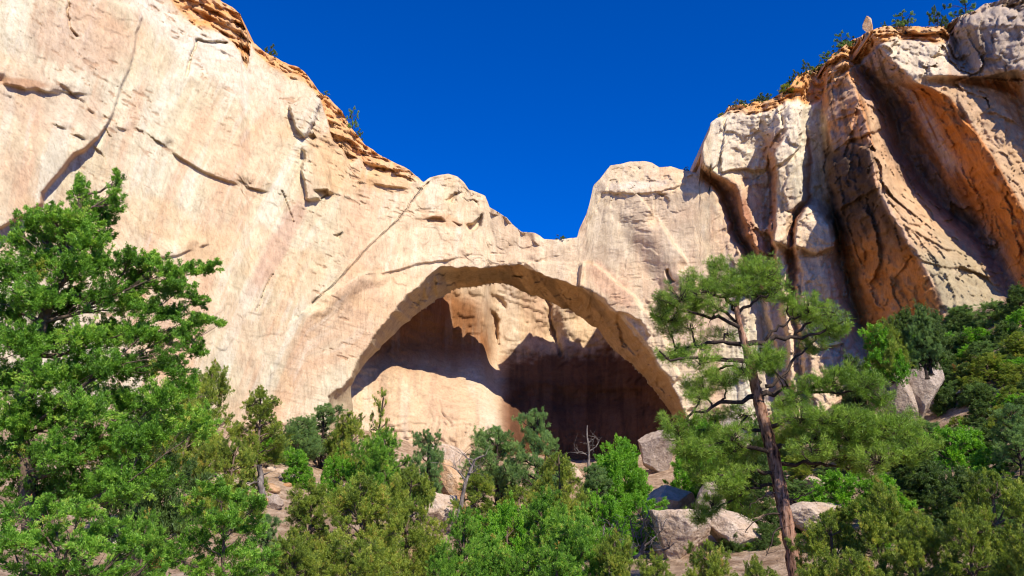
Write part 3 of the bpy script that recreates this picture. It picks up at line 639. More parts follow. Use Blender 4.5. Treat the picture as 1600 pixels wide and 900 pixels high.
def clump_points(c, r, n, flat=1.0, fingers=True):
    """foliage of a bough: pointed finger-like sprigs standing out and up from its middle, gaps between"""
    if not fingers:
        m = max(5, int(n / 20)); sc_ = unit(rng.normal(0, 1, (m, 3))) * (rng.uniform(0.15, 1, (m, 1)) ** 0.5)
        idx = rng.integers(0, m, n); d = unit(rng.normal(0, 1, (n, 3))); rr = rng.uniform(0.2, 1, (n, 1)) ** 0.5
        p = sc_[idx] * 0.85 + d * rr * rng.uniform(0.22, 0.42, (m, 1))[idx]
        return c + p * r, unit(p) * 0.4 + d * 0.8, rng.normal(0, 0.12, m)[idx], c + sc_ * 0.8 * r
    m = max(6, int(n / 16)); d0 = unit(rng.normal(0, 1, (m, 3)) + np.array([0, 0, 0.25])); st = unit(rng.normal(0, 1, (m, 3))) * rng.uniform(0, 0.75, (m, 1)) ** 0.7
    ax = unit(d0 * 0.7 + st * 0.7 + np.array([0, 0, 0.6])); L = rng.uniform(0.35, 0.85, (m, 1)); wd = rng.uniform(0.10, 0.19, (m, 1))
    idx = rng.integers(0, m, n); u = rng.uniform(0, 1, (n, 1)) ** 0.85; q = unit(rng.normal(0, 1, (n, 3)))
    p = st[idx] + ax[idx] * L[idx] * u + q * wd[idx] * (1.15 - u)
    return c + p * r, ax[idx] * 0.9 + q * 0.5, (rng.normal(0, 0.13, m)[idx] + 0.10 * (u[:, 0] - 0.5)), c + (st + ax * L * 0.5) * r
def make_tree(name, trunk_path, tr, clumps, mat, bark, leaf, dens, K=9, width=0.24, limbs=None, dead=0.02, upb=0.25, fingers=True, twigs=True, tint0=0.5, smallbranch=0.35):
    """clumps: list of (centre, radius vec). returns root Empty with children trunk and crown"""
    root = bpy.data.objects.new(name, None); COL.objects.link(root); root.empty_display_size = 0.3
    T = Tubes(); tp = np.asarray(trunk_path, float)
    T.tube(tp, tr, tr * 0.25, 8, 0.12, 0.5)
    PP, DD, TT = [], [], []
    nodes = [tp[k] for k in range(len(tp))]; nrad = [tr * (1 - 0.75 * (k / (len(tp) - 1)) ** 0.8) for k in range(len(tp))]
    clumps = sorted(clumps, key=lambda q: np.min(np.linalg.norm(tp - np.asarray(q[0]), axis=1)))
    for (c, r) in clumps:
        c = np.asarray(c, float); r = np.asarray(r, float) * np.ones(3)
        NP = np.array(nodes); dv = c - NP
        cost = np.linalg.norm(dv, axis=1) + 1.6 * np.maximum(0, 0.35 * np.linalg.norm(dv[:, :2], axis=1) - dv[:, 2]) + 0.02 / (np.array(nrad) + 1e-3)
        j = int(np.argmin(cost)); a = NP[j]; br = min(nrad[j] * 0.62, tr * smallbranch * rng.uniform(0.7, 1.1))
        pth = T.path(a, c, 6, 0.16, 0.04); T.tube(pth, br, br * 0.4, 5, 0.1)
        for q_ in range(2, 6): nodes.append(pth[q_]); nrad.append(br * (1 - 0.6 * q_ / 5))
        area = 4 * math.pi * (r[0] * r[1] * r[2]) ** (2 / 3); n = max(20, int(dens * area))
        p, o, sb, subs = clump_points(c, r, n, 1, fingers)
        if twigs:
            for q in subs[:12]:
                s0 = pth[rng.integers(2, 6)]; T.tube(T.path(s0, q, 4, 0.2), br * 0.35, br * 0.08, 3)
        base = tint0 + rng.normal(0, 0.10)
        PP.append(p); DD.append(o + np.array([0, 0, upb])); TT.append(np.clip(base + sb + rng.normal(0, 0.13, n), 0, 0.9))
    PP = np.concatenate(PP); DD = np.concatenate(DD); TT = np.concatenate(TT)
    # a few rusty, dry sprays gathered in patches
    dn = fbm(PP / 0.5, 2, 401); TT = np.where((dn > 0.62) & (rng.random(len(PP)) < dead * 20), 1.0, TT)
    T.build('trunk', bark, root)
    spray_mesh('crown', PP, DD, leaf * rng.uniform(0.7, 1.3, len(PP)), TT, mat, root, K, 0.9, width)
    return root
def copy_tree(o, parent=None):
    c = o.copy(); COL.objects.link(c); c.parent = parent
    for ch in o.children: copy_tree(ch, c)
    return c
def proto_juniper(h, wd, seed, mat, bark=M_BARK, n=26, dens=30, leaf=0.10, low=0.12, taper=0.65, name='juniper_tree', K=9, cr=0.2, tint0=0.5, width=0.26, upb=0.5):
    global rng
    rng = np.random.default_rng(seed)
    tp = np.array([[0, 0, -0.4], [0, 0, 0], [0.04 * h, 0.02, 0.2 * h], [-0.02 * h, 0.03 * h, 0.5 * h], [0.01 * h, 0, 0.93 * h]]) + np.concatenate([np.zeros((2, 3)), rng.normal(0, 0.02 * h, (3, 3))])
    tt = np.linspace(0, 4, 12); tp = np.stack([np.interp(tt, range(5), tp[:, k]) for k in range(3)], 1)
    cl = []
    for k in range(n):
        u = (k + rng.random()) / n; z = low + (0.97 - low) * u
        rad = wd * 0.5 * (1 - taper * max(0, (z - 0.35) / 0.65) ** 1.3) * (0.55 + 0.45 * min(1, z / 0.3))
        a = k * 2.4 + rng.normal(0, 0.4); rr = rad * rng.uniform(0.35, 1.0) * (0.2 + 0.8 * (u < 0.94))
        s = cr * wd * rng.uniform(0.65, 1.25) * (1 - 0.35 * z)
        cl.append(((rr * math.cos(a), rr * math.sin(a), z * h - 0.3 * s), (s, s, s * rng.uniform(0.8, 1.3))))
    return make_tree(name, tp, 0.035 * h + 0.02, cl, mat, bark, leaf, dens, K, width, tint0=tint0, upb=upb)
# ------------------------------------------------------------------ boulders
def boulder(px, py, wpx, hpx, D, seed, mat, label, tilt=0, cuts=9, group=None, name='boulder', cat='rock', rough=0.07, depth=0.8, sub=6):
    """px,py = middle of the rock in the photo; wpx,hpx its visible size"""
    import bmesh
    r = np.random.default_rng(seed); bm = bmesh.new(); bmesh.ops.create_icosphere(bm, subdivisions=sub, radius=1.0)
    V = np.array([v.co[:] for v in bm.verts])
    for k in range(cuts + 6):
        n = unit(r.normal(0, 1, 3)); d = r.uniform(0.42, 0.80); e = V @ n - d; V = V - np.maximum(e, 0)[:, None] * n
    V = V / np.abs(V).max(0)
    V = V * (1 + rough * fbm(V * 1.6 + seed * 3.1, 5, seed, 0.55)[:, None] + 0.05 * fbm(V * 6 + seed, 3, seed + 9)[:, None])
    c = at(px, py, D); m = D / F / math.cos(PITCH) 
    S = np.array([wpx * 0.5 * m, wpx * 0.5 * m * depth, hpx * 0.5 * m * 1.15]); V = V * S
    ca, sa = math.cos(R(tilt)), math.sin(R(tilt)); V = np.stack([V[:, 0] * ca + V[:, 2] * sa, V[:, 1], -V[:, 0] * sa + V[:, 2] * ca], 1)
    base = V[:, 2].min(); gz = float(ground_z(c[0], c[1])); gap = c[2] + base - gz
    if gap > -0.15 and seed != 60:      # let it reach down into the slope
        low = V[:, 2] < 0; V[low, 2] *= 1 + min(gap + 0.3, 0.8 * -base) / max(0.05, -base)
    for v, q in zip(bm.verts, V): v.co = q.tolist()
    for f in bm.faces: f.smooth = True
    me = bpy.data.meshes.new(name); bm.to_mesh(me); bm.free(); me.materials.append(mat)
    o = bpy.data.objects.new(name, me); COL.objects.link(o); o.location = c.tolist(); tag(o, label, cat, group); return o
BO = [
 (1356, 41, 18, 34, 99, 60, M_BOULDER_O, 'small balanced rock standing on the highest point of the right rim', 0, 4),
 (706, 768, 46, 92, 52, 1, M_BOULDER_O, 'tall tilted sandstone slab with a pale streak leaning left of the crooked grey snag', -30, 4),
 (688, 806, 78, 62, 47, 2, M_BOULDER, 'pale crumbling rock just below the tall tilted slab', 20, 8),
 (672, 884, 72, 52, 34, 3, M_BOULDER_O, 'orange-sided block at the bottom edge of the picture between the two olive junipers', 10, 7),
 (788, 778, 54, 46, 50, 4, M_BOULDER, 'rounded tan boulder with a hollow, right of the crooked grey snag', 0, 8),
 (1026, 712, 68, 62, 72, 5, M_BOULDER_G, 'tall grey-topped boulder at the foot of the right end of the arch', -12, 7),
 (1043, 784, 92, 52, 56, 6, M_BOULDER, 'broad smooth pale boulder left of the pine and below the tall grey boulder', 4, 6),
 (1104, 787, 56, 60, 53, 7, M_BOULDER_G, 'cracked boulder with a dark left side touching the broad smooth boulder', 0, 8),
 (1060, 838, 96, 72, 46, 8, M_BOULDER, 'large tan boulder below the broad smooth one, with dead brush at its foot', 0, 7),
 (1395, 606, 58, 96, 78, 9, M_BOULDER_G, 'left, browner half of the split rock outcrop standing among the trees right of the pine', -8, 8),
 (1437, 610, 62, 106, 77, 10, M_BOULDER_G, 'right, paler half of the split rock outcrop standing among the trees right of the pine', 8, 8),
 (1509, 614, 38, 20, 72, 11, M_BOULDER_G, 'small flat grey boulder in the clearing below the rust-coloured bush', 0, 6),
 (1275, 812, 100, 50, 44, 12, M_BOULDER, 'pale flat slab behind the lower pine trunk, reaching out to its right', -6, 6),
 (1272, 760, 60, 34, 58, 13, M_BOULDER, 'pale rock showing right of the pine trunk above the flat slab', 0, 7),
 (1150, 830, 90, 60, 45, 14, M_BOULDER, 'broad tan rock behind the dead lower boughs left of the pine trunk', 0, 7),
 (1160, 662, 60, 50, 92, 15, M_BOULDER, 'angular fallen block against the cliff behind the pine boughs', 12, 7),
 (895, 741, 30, 20, 76, 16, M_BOULDER, 'small pale rock below the bleached bare snag in front of the dark hollow', 0, 7),
 (968, 760, 44, 26, 68, 17, M_BOULDER_O, 'low tan rock between the fresh green shrub and the tall grey boulder', 0, 7),
 (700, 716, 76, 40, 96, 18, M_BOULDER, 'pale hump of bedrock at the foot of the sunlit apron inside the arch', 0, 5),
 (545, 735, 40, 26, 62, 19, M_BOULDER, 'grey-tan block in the rubble left of the middle junipers', 0, 7),
 (512, 742, 26, 22, 60, 20, M_BOULDER_O, 'small dark-hollowed orange rock in the rubble patch', 0, 7),
 (345, 757, 60, 24, 50, 21, M_BOULDER, 'flat pale ledge rock left of the weathered grey stump', 0, 6),
 (425, 785, 36, 24, 48, 22, M_BOULDER_G, 'low rounded grey rock at the foot of the weathered grey stump', 0, 7),
 (210, 862, 70, 46, 30, 23, M_BOULDER, 'pale rock glimpsed through the lower boughs of the big left juniper', 0, 7),
 (700, 822, 34, 20, 42, 24, M_BOULDER, 'small pale block resting right below the crumbling rock', 0, 7),
]
for b in BO:
    b = list(b); b[4] = 66 if b[5] in (9, 10) else rim_at(b[0])[0] + 0.4 if b[5] == 60 else min(ground_hit(b[0], min(880, b[1] + 0.45 * b[3])), 105); boulder(*b)
# loose stones lying on the talus: one mesh per kind, copied
rnd = random.Random(3); protos = []
for k in range(4):
    o = boulder(500, 760, 14, 10, 60, 40 + k, [M_BOULDER, M_BOULDER_O, M_BOULDER, M_BOULDER_O][k], 'loose stone lying in the rubble between the trees on the slope', 0, 7, 'loose stones on the slope', 'stone', 'stone', sub=2); protos.append(o)
zones = [(420, 560, 690, 790, 46), (300, 420, 745, 800, 14), (600, 760, 720, 880, 26), (860, 1000, 725, 770, 16), (1000, 1180, 740, 880, 26), (1200, 1330, 740, 860, 18), (1430, 1560, 545, 640, 18)]
first = set()
for (x0, x1, y0, y1, n) in zones:
    for _ in range(n):
        px = rnd.uniform(x0, x1); py = rnd.uniform(y0, y1); D = ground_hit(px, py)
        if D > 100: continue
        k = rnd.randrange(4); p = protos[k]
        if k in first: p = p.copy(); COL.objects.link(p)
        first.add(k)
        P = at(px, py, D); s = rnd.uniform(0.5, 1.7) ** 1.5
        p.location = (P[0], P[1], float(ground_z(P[0], P[1])) + 0.1 * s); p.scale = (s * rnd.uniform(.8, 1.4), s * rnd.uniform(.8, 1.3), s * rnd.uniform(.6, 1.1)); p.rotation_euler = (rnd.uniform(-.3, .3), rnd.uniform(-.3, .3), rnd.uniform(0, 6.28))
# ------------------------------------------------------------------ the tall pine
def build_pine():
    global rng
    rng = np.random.default_rng(21); D0 = 34.0
    root = bpy.data.objects.new('ponderosa_pine', None); COL.objects.link(root)
    tag(root, 'tall open-crowned pine with a reddish scaly leaning trunk in front of the right cliff', 'pine tree')
    base = at(1246, 900, D0); gz = float(ground_z(base[0], base[1]))
    def P(px, py, d=0.0): return at(px, py, D0 + d)
    def smooth(pts, n):
        pts = np.asarray(pts, float); t = np.linspace(0, len(pts) - 1, n); q = np.stack([np.interp(t, range(len(pts)), pts[:, k]) for k in range(3)], 1)
        for _ in range(2): q[1:-1] = (q[:-2] + 2 * q[1:-1] + q[2:]) / 4
        return q
    tr = [P(1243, 888), P(1232, 830), P(1222, 780), P(1209, 715), P(1196, 665), P(1186, 630), P(1180, 600), P(1172, 568), P(1163, 535), P(1156, 510), P(1150, 478), P(1158, 448), P(1165, 425)]
    if base[2] > gz - 0.3: tr = [np.array([tr[0][0] + 0.15, D0, gz - 0.4])] + tr
    tpts = smooth(tr, 90); T = Tubes(); px1 = D0 / F
    # trunk with real taper
    n = len(tpts); th = np.arange(16) * 2 * math.pi / 16
    k = np.linspace(0, 1, n); rad = np.interp(k, [0, 0.1, 0.5, 0.7, 1], [14, 11, 8.5, 5.5, 1.8]) * px1
    ring = np.stack([np.cos(th), np.sin(th), 0 * th], -1)
    jit = 1 + 0.15 * rng.uniform(-1, 1, (n, 16))
    V = tpts[:, None] + ring[None] * (rad[:, None] * jit)[..., None]
    i = np.arange(n * 16).reshape(n, 16); q = np.stack([i[:-1], np.roll(i[:-1], -1, 1), np.roll(i[1:], -1, 1), i[1:]], -1).reshape(-1, 4)
    mesh_np('trunk', V.reshape(-1, 3), q, M_PBARK, root, smooth=True)
    limbs = [
     ([(1150,478),(1128,462),(1100,456),(1075,458)], 5, -1.0), ([(1152,486),(1135,468),(1120,446),(1112,432)], 4, 0.8), ([(1156,460),(1175,440),(1196,428)], 4, -0.6),
     ([(1152,490),(1180,470),(1205,458),(1215,452)], 4, 0.8), ([(1157,512),(1130,500),(1095,492),(1060,482),(1036,470)], 5.5, -0.7), ([(1156,505),(1120,478),(1084,470),(1050,462)], 4, 1.2),
     ([(1163,536),(1120,532),(1080,540),(1046,552)], 5.5, 0.5), ([(1163,538),(1210,532),(1245,528),(1285,520),(1318,502)], 6.5, -0.5), ([(1195,532),(1215,512),(1240,500),(1262,482)], 4, -0.2),
     ([(1240,528),(1262,505),(1290,490),(1306,486)], 3.5, -0.4), ([(1172,565),(1120,562),(1085,558),(1044,562),(1030,548)], 5, -1.0), ([(1176,585),(1150,572),(1120,572),(1098,590)], 4, 1.5),
     ([(1184,618),(1150,625),(1120,632),(1085,650),(1052,668)], 6, -0.6), ([(1184,618),(1215,612),(1250,610),(1300,612),(1345,612)], 7, -0.6), ([(1196,604),(1222,590),(1240,566),(1262,540),(1274,532)], 4.5, 0.8),
     ([(1250,610),(1280,600),(1305,586),(1330,580)], 4, -0.8), ([(1190,640),(1186,600),(1182,560),(1192,545)], 4, 1.2),
     ([(1206,700),(1250,692),(1300,690),(1345,680),(1395,672)], 7, -1.0), ([(1206,706),(1170,698),(1130,690),(1090,694),(1060,706)], 5.5, -0.8), ([(1300,690),(1345,700),(1400,706),(1440,700)], 4.5, -1.4),
     ([(1212,730),(1260,722),(1300,728),(1340,726)], 5, 1.2), ([(1214,742),(1180,735),(1150,738),(1118,752)], 5, -0.5), ([(1218,756),(1186,760),(1160,770),(1128,788)], 4.5, 0.8),
     ([(1200,668),(1240,656),(1275,650),(1310,650)], 5, -1.5), ([(1200,672),(1160,668),(1120,668),(1090,672)], 4.5, 1.0),
    ]
    pads = [ # px, py, rx, ry, depth offset, weight
     (1160,416,34,16,0,1),(1190,424,26,14,-.4,1),(1128,428,30,14,.4,1),(1100,444,30,15,-.5,1),(1065,456,26,16,-.9,1),(1204,444,22,16,.5,1),(1146,448,34,15,-.9,1),(1180,455,26,12,.9,.8),(1040,470,20,14,-.4,1),
     (1088,470,34,14,.9,1),(1050,490,28,14,-.2,1),(1120,476,24,10,-.8,.7),(1078,500,24,12,.8,.7),(1048,512,22,14,.3,.8),
     (1262,474,30,16,-.2,1),(1290,488,26,14,-.6,1),(1312,506,22,13,-.5,1),(1244,494,16,10,.4,.8),(1282,512,22,12,.8,.8),(1270,536,20,14,.8,1),(1298,520,18,10,0,.8),
     (1042,552,22,12,.3,.9),(1064,546,24,12,.5,.8),(1092,560,26,11,-1.,.8),(1188,556,32,16,-1.3,1.2),(1205,566,24,12,-.8,1),(1160,572,24,10,-1.5,.8),(1118,580,26,10,1.,.8),(1100,598,24,12,1.3,.9),(1134,592,26,12,-.8,.9),(1068,592,16,8,.2,.5),(1090,618,22,10,-.6,.8),
     (1262,596,34,12,-.7,1),(1300,592,30,13,-.8,1),(1340,596,30,14,-.8,1),(1325,576,18,10,-.8,.8),(1370,610,22,12,-.9,.9),(1240,612,22,8,-1,.8),
     (1058,668,24,12,-.6,1),(1046,652,16,9,-.4,.8),(1080,650,18,8,-.6,.7),(1100,682,36,14,.9,1),(1140,676,30,12,-.6,1),(1068,700,28,14,-.8,1),(1100,706,30,12,-1,1),(1140,700,28,10,0,.8),
     (1250,648,36,14,-1.2,1),(1290,644,36,14,-1.5,1),(1330,650,34,13,-1.5,1),(1365,660,30,13,-1.2,1),(1280,676,40,14,-1.,1),(1330,680,40,14,-1.,1),(1390,674,40,15,-1.,1),(1425,692,34,14,-1.4,1),(1370,704,44,14,-1.4,1),(1310,712,40,12,.6,1),(1350,726,36,12,1.2,1),(1262,716,26,10,1.2,.8),(1430,708,24,10,-1.5,.9),
     (1130,520,22,10,1.,.6),(1100,528,20,9,1.2,.6),(1180,690,30,12,1.4,.9),(1150,718,34,13,1.2,.9),(1105,730,30,12,.2,.9),(1230,632,26,10,1.4,.8),(1160,640,26,11,1.4,.8),(1120,650,24,10,1.4,.8),(1270,700,30,12,-1.6,1),(1300,660,34,12,1.2,1),(1355,685,34,12,1.2,1),(1405,655,30,12,-.4,.9),(1225,680,24,10,1.6,.8),(1170,428,40,14,.5,1),(1120,418,22,11,.6,.8),(1075,436,18,11,.4,.8),(1035,486,16,10,-.6,.7),(1230,470,16,9,-.4,.7),
     (1126,752,30,12,-.5,.9),(1150,742,26,9,-.5,.8),(1112,780,30,13,.7,.9),(1145,774,28,11,.8,.8),(1095,800,24,11,.6,.8),(1170,790,22,9,.7,.6),
    ]
    tips = []
    for (pp, r_, dep) in limbs:
        m = len(pp); q = smooth([P(x, y, dep * (j / (m - 1)) ** 0.8) for j, (x, y) in enumerate(pp)], 12)
        q[1:-1] += rng.normal(0, 0.065, (10, 3)); T.tube(q, r_ * 0.72 * px1, 1.3 * px1, 6, 0.2); tips += list(q[3:])
        for _ in range(5):      # bare crooked twigs
            a = q[rng.integers(3, 12)]; e = a + rng.normal(0, 1, 3) * np.array([0.5, 0.4, 0.35]); T.tube(T.path(a, e, 5, 0.3), 0.018, 0.006, 3)
    tips = np.array(tips); PP, DD, TT = [], [], []
    for (x, y, rx, ry, dep, wgt) in pads:
        c = P(x, y, dep); r = np.array([rx * px1, rx * px1 * 0.8, ry * px1]) * np.array([1.2, 1.2, 1.35]) * rng.uniform(0.85, 1.2); c = c + rng.normal(0, 0.08, 3); ntw = int(30 * wgt * rx * ry / 400) + 8
        a = tips[np.argmin(np.linalg.norm(tips - c - np.array([0, 0, -0.25]), axis=1))]
        main = c + np.array([0, 0, -0.6 * r[2]]); T.tube(T.path(a, main, 7, 0.3), 0.05, 0.024, 5)
        tw = c + unit(rng.normal(0, 1, (ntw, 3))) * rng.uniform(0.3, 1, (ntw, 1)) ** 0.5 * r; tb = rng.normal(0.5, 0.1)
        for e in tw:
            s0 = main + (e - main) * 0.1 + rng.normal(0, 0.06, 3); pth = T.path(s0, e, 5, 0.22, -0.05); T.tube(pth, 0.014, 0.006, 3)
            dr = unit(e - main + np.array([0, 0, 0.25]))
            for j in range(rng.integers(3, 6)):
                o = e - dr * 0.10 * j + rng.normal(0, 0.05, 3); PP.append(o); DD.append(dr + np.array([0, 0, 0.35])); TT.append(np.clip(tb + rng.normal(0, 0.2), 0, .95))
    PP = np.array(PP); DD = np.array(DD); TT = np.array(TT); N = len(PP); K = 22
    ld = unit(unit(DD)[:, None] * 0.55 + rng.normal(0, 0.62, (N, K, 3))); L = rng.uniform(0.13, 0.24, (N, K))
    base_ = PP[:, None] + ld * 0.01; side = unit(np.cross(ld, rng.normal(0, 1, (N, K, 3)))) * 0.0065
    mid = base_ + ld * (L * 0.6)[..., None]; tip = base_ + ld * L[..., None]
    V = np.stack([base_ + side, mid + side, tip, mid - side], 2).reshape(-1, 3)
    mesh_np('crown', V, np.arange(N * K * 4).reshape(-1, 4), M_NED, root, attrs={'tint': np.repeat(np.clip(TT[:, None] + rng.normal(0, .08, (N, K)), 0, 1).ravel(), 4)})
    # dead lower boughs
    for pp in ([(1228,800),(1200,806),(1180,812),(1166,832)], [(1232,822),(1210,828),(1206,850),(1196,870)], [(1224,786),(1250,778),(1272,766)], [(1222,768),(1190,775),(1172,790)], [(1236,850),(1262,846),(1280,860)]):
        q = smooth([P(x, y, -0.3 * j) for j, (x, y) in enumerate(pp)], 10); q[1:] += rng.normal(0, 0.03, (9, 3)); T.tube(q, 0.05, 0.015, 5, 0.15)
        for _ in range(7): a = q[rng.integers(2, 10)]; T.tube(T.path(a, a + rng.normal(0, 0.4, 3), 5, 0.3), 0.014, 0.005, 3)
    T.build('limbs', M_DBARK, root)
build_pine()
# ------------------------------------------------------------------ the big foreground juniper (left)
def px_tree(name, label, cat, D0, trunk, tr, cl, mat, bark, leaf, dens, seed, group=None, **kw):
    """a tree traced from the photo: trunk and clumps given as pixels with a depth offset"""
    global rng
    rng = np.random.default_rng(seed); m = D0 / F
    tp = np.array([at(x, y, D0 + d) for (x, y, d) in trunk]); gz = float(ground_z(tp[0][0], tp[0][1]))
    if tp[0][2] > gz - 0.2: tp = np.concatenate([[[tp[0][0], tp[0][1], gz - 0.3]], tp])
    t = np.linspace(0, len(tp) - 1, 16); tp = np.stack([np.interp(t, range(len(tp)), tp[:, k]) for k in range(3)], 1)
    cs = [(at(x, y, D0 + d), (rx * m, rx * m * 0.9, ry * m)) for (x, y, rx, ry, d) in cl]
    o = make_tree(name, tp, tr, cs, mat, bark, leaf, dens, **kw); tag(o, label, cat, group); return o
big = [(x, y, rx * 1.15, ry * 1.25, d) for (x, y, rx, ry, d) in [(122,300,16,24,0),(132,330,24,24,.1),(118,350,30,24,-.2),(184,290,11,20,.1),(176,316,20,22,0),(160,345,20,22,.2),(80,345,28,22,-.2),(50,360,28,26,.1),(95,380,34,26,.3),(135,385,30,24,-.3),(24,385,24,24,0),(160,375,16,18,.3),
 (20,430,34,28,-.2),(70,420,36,26,.2),(115,425,36,28,-.3),(160,418,30,22,.2),(200,410,26,17,-.2),(232,412,28,16,.1),(262,428,24,15,-.2),(290,424,22,13,0),(318,422,20,11,.1),(332,414,10,7,.1),(212,440,30,20,.3),(252,455,26,14,.4),(285,452,24,12,-.2),(305,470,22,10,.2),
 (60,470,40,28,-.4),(110,475,38,26,.3),(160,468,34,24,-.2),(200,478,30,20,.2),(236,486,26,16,-.2),(270,494,28,15,.2),(300,503,26,12,0),(326,505,20,9,0),(342,508,9,5,0),(20,490,34,30,.3),
 (30,545,40,32,-.3),(84,540,36,30,.4),(130,530,36,26,-.3),(176,530,32,24,.3),(216,526,28,20,-.2),(250,534,26,18,.3),(285,530,26,16,-.1),(308,548,18,14,.2),(15,600,34,30,.2),(70,600,40,30,-.4),(120,590,38,30,.2),(170,580,36,26,-.3),(220,578,34,24,.3),(262,574,28,22,-.2),
 (20,660,38,32,-.2),(80,655,42,32,.3),(140,645,40,30,-.4),(196,636,38,28,.2),(248,628,34,26,-.2),(290,610,26,24,.3),(30,720,42,34,.2),(100,715,44,32,-.3),(160,705,40,30,.3),(216,692,38,28,-.2),(264,682,34,28,.2),(310,665,26,26,-.1),
 (60,780,44,34,.4),(130,775,42,32,.2),(190,762,40,30,-.2),(240,745,36,28,.2),(-40,420,34,30,.2),(-40,520,40,40,0),(-50,640,44,44,0),(-60,760,50,44,0)]]
px_tree('juniper_tree', 'huge bright green juniper with twin pointed tops filling the left edge of the view', 'juniper', 13.0,
        [(60,960,.3),(45,800,.2),(30,650,.1),(60,520,0),(90,440,0),(120,380,0),(126,310,0)], 0.17, big, M_JUN, M_BARK, 0.040, 760, 31, K=12, width=0.30, dead=0.03, smallbranch=0.3)
_r2 = random.Random(4); big = [(x, y, rx, ry * 1.12, d) for (x, y, rx, ry, d) in big] + [(x + _r2.uniform(-26, 20), y + _r2.uniform(14, 34), rx * 0.85, ry * 0.95, d + _r2.uniform(-.4, .4)) for (x, y, rx, ry, d) in big if y > 370 and x < 250]
near2 = [(20,810,40,22,0),(70,800,44,24,.2),(120,806,40,22,-.2),(165,826,34,22,0),(20,850,44,26,-.3),(80,846,46,28,.2),(140,856,42,26,-.2),(190,862,32,24,.1),(50,895,50,26,0),(120,900,50,26,0),(190,900,36,22,.2),(-30,860,44,40,0),(232,880,26,20,0)]
px_tree('juniper_tree', 'low vivid green juniper filling the bottom left corner', 'juniper', 10.0, [(100,1010,0),(95,940,0),(90,860,0)], 0.09, near2, M_JUN, M_BARK, 0.036, 560, 32, K=12, width=0.30)
near3 = [(330,770,28,22,0),(370,782,32,22,.3),(402,792,22,18,-.2),(345,815,36,26,-.4),(390,830,30,24,.3),(300,850,36,28,0),(350,868,40,26,.3),(400,880,32,24,-.3),(300,800,26,22,.5),(318,895,36,22,0),(372,905,40,20,0),(268,878,30,26,0)]
px_tree('juniper_tree', 'vivid green juniper bush at the bottom edge right of the huge left juniper', 'juniper', 18.0, [(345,980,0),(348,900,0),(350,830,0)], 0.09, near3, M_JUN, M_BARK, 0.055, 300, 33, K=10, width=0.3)
# ------------------------------------------------------------------ tree kinds, then every tree by place
K_ = {}
def kind(key, h, fn): K_[key] = (fn, h)
protoset = {
 'jg1': proto_juniper(5, 3.6, 51, M_JUN, n=34, dens=140, leaf=0.078, cr=0.192),
 'jg2': proto_juniper(5, 4.4, 52, M_JUN, n=38, dens=140, leaf=0.078, taper=0.5, cr=0.180),
 'jo1': proto_juniper(5, 4.0, 53, M_OLV, n=38, dens=140, leaf=0.078, taper=0.5, cr=0.180, name='juniper_tree'),
 'jo2': proto_juniper(5, 3.4, 54, M_OLV, n=34, dens=140, leaf=0.078, cr=0.192, name='juniper_tree'),
 'pi1': proto_juniper(6, 3.6, 55, M_PIN, M_DBARK, n=34, dens=85, leaf=0.11, low=0.3, taper=0.55, name='pinyon_tree', cr=0.192, width=0.16, K=11),
 'pi2': proto_juniper(6, 4.4, 56, M_PIN, M_DBARK, n=38, dens=85, leaf=0.11, low=0.22, taper=0.45, name='pinyon_tree', cr=0.180, width=0.16, K=11),
 'br1': proto_juniper(3, 3.4, 57, M_BRI, M_BARK, n=26, dens=95, leaf=0.10, low=0.1, taper=0.4, name='oak_shrub', cr=0.204, width=0.42, K=6, upb=0.1),
 'br2': proto_juniper(3, 2.6, 58, M_BRI, M_BARK, n=22, dens=95, leaf=0.10, low=0.1, taper=0.5, name='oak_shrub', cr=0.228, width=0.42, K=6, upb=0.1),
 'dk1': proto_juniper(3, 3.2, 59, M_DRK, M_DBARK, n=24, dens=80, leaf=0.12, low=0.08, taper=0.45, name='shrub', cr=0.216),
 'dk2': proto_juniper(4, 3.4, 60, M_DRK, M_DBARK, n=28, dens=75, leaf=0.13, low=0.1, taper=0.6, name='shrub', cr=0.204),
 'ru1': proto_juniper(2, 2.4, 61, M_RUST, M_BARK, n=14, dens=50, leaf=0.10, low=0.1, taper=0.4, name='rust_shrub', cr=0.264),
 'ri1': proto_juniper(3, 3.4, 63, M_DRK, M_DBARK, n=11, dens=60, leaf=0.14, low=0.1, taper=0.2, name='rim_shrub', cr=0.17),
 'ri2': proto_juniper(4, 3.2, 64, M_PIN, M_DBARK, n=13, dens=60, leaf=0.14, low=0.15, taper=0.35, name='rim_shrub', cr=0.15),
 'th1': proto_juniper(5, 2.2, 62, M_OLV, M_DBARK, n=22, dens=70, leaf=0.10, low=0.3, taper=0.5, name='pinyon_tree', cr=0.156, width=0.2),
}
PH = {'jg1': 5, 'jg2': 5, 'jo1': 5, 'jo2': 5, 'pi1': 6, 'pi2': 6, 'br1': 3, 'br2': 3, 'dk1': 3, 'dk2': 4, 'ru1': 2, 'th1': 5, 'ri1': 3, 'ri2': 4}
PW = {'jg1': 3.9, 'jg2': 4.8, 'jo1': 4.4, 'jo2': 3.8, 'pi1': 3.9, 'pi2': 4.7, 'br1': 3.7, 'br2': 2.9, 'dk1': 3.5, 'dk2': 3.8, 'ru1': 2.7, 'th1': 2.4, 'ri1': 3.6, 'ri2': 3.3}
used = set(); prs = random.Random(11)
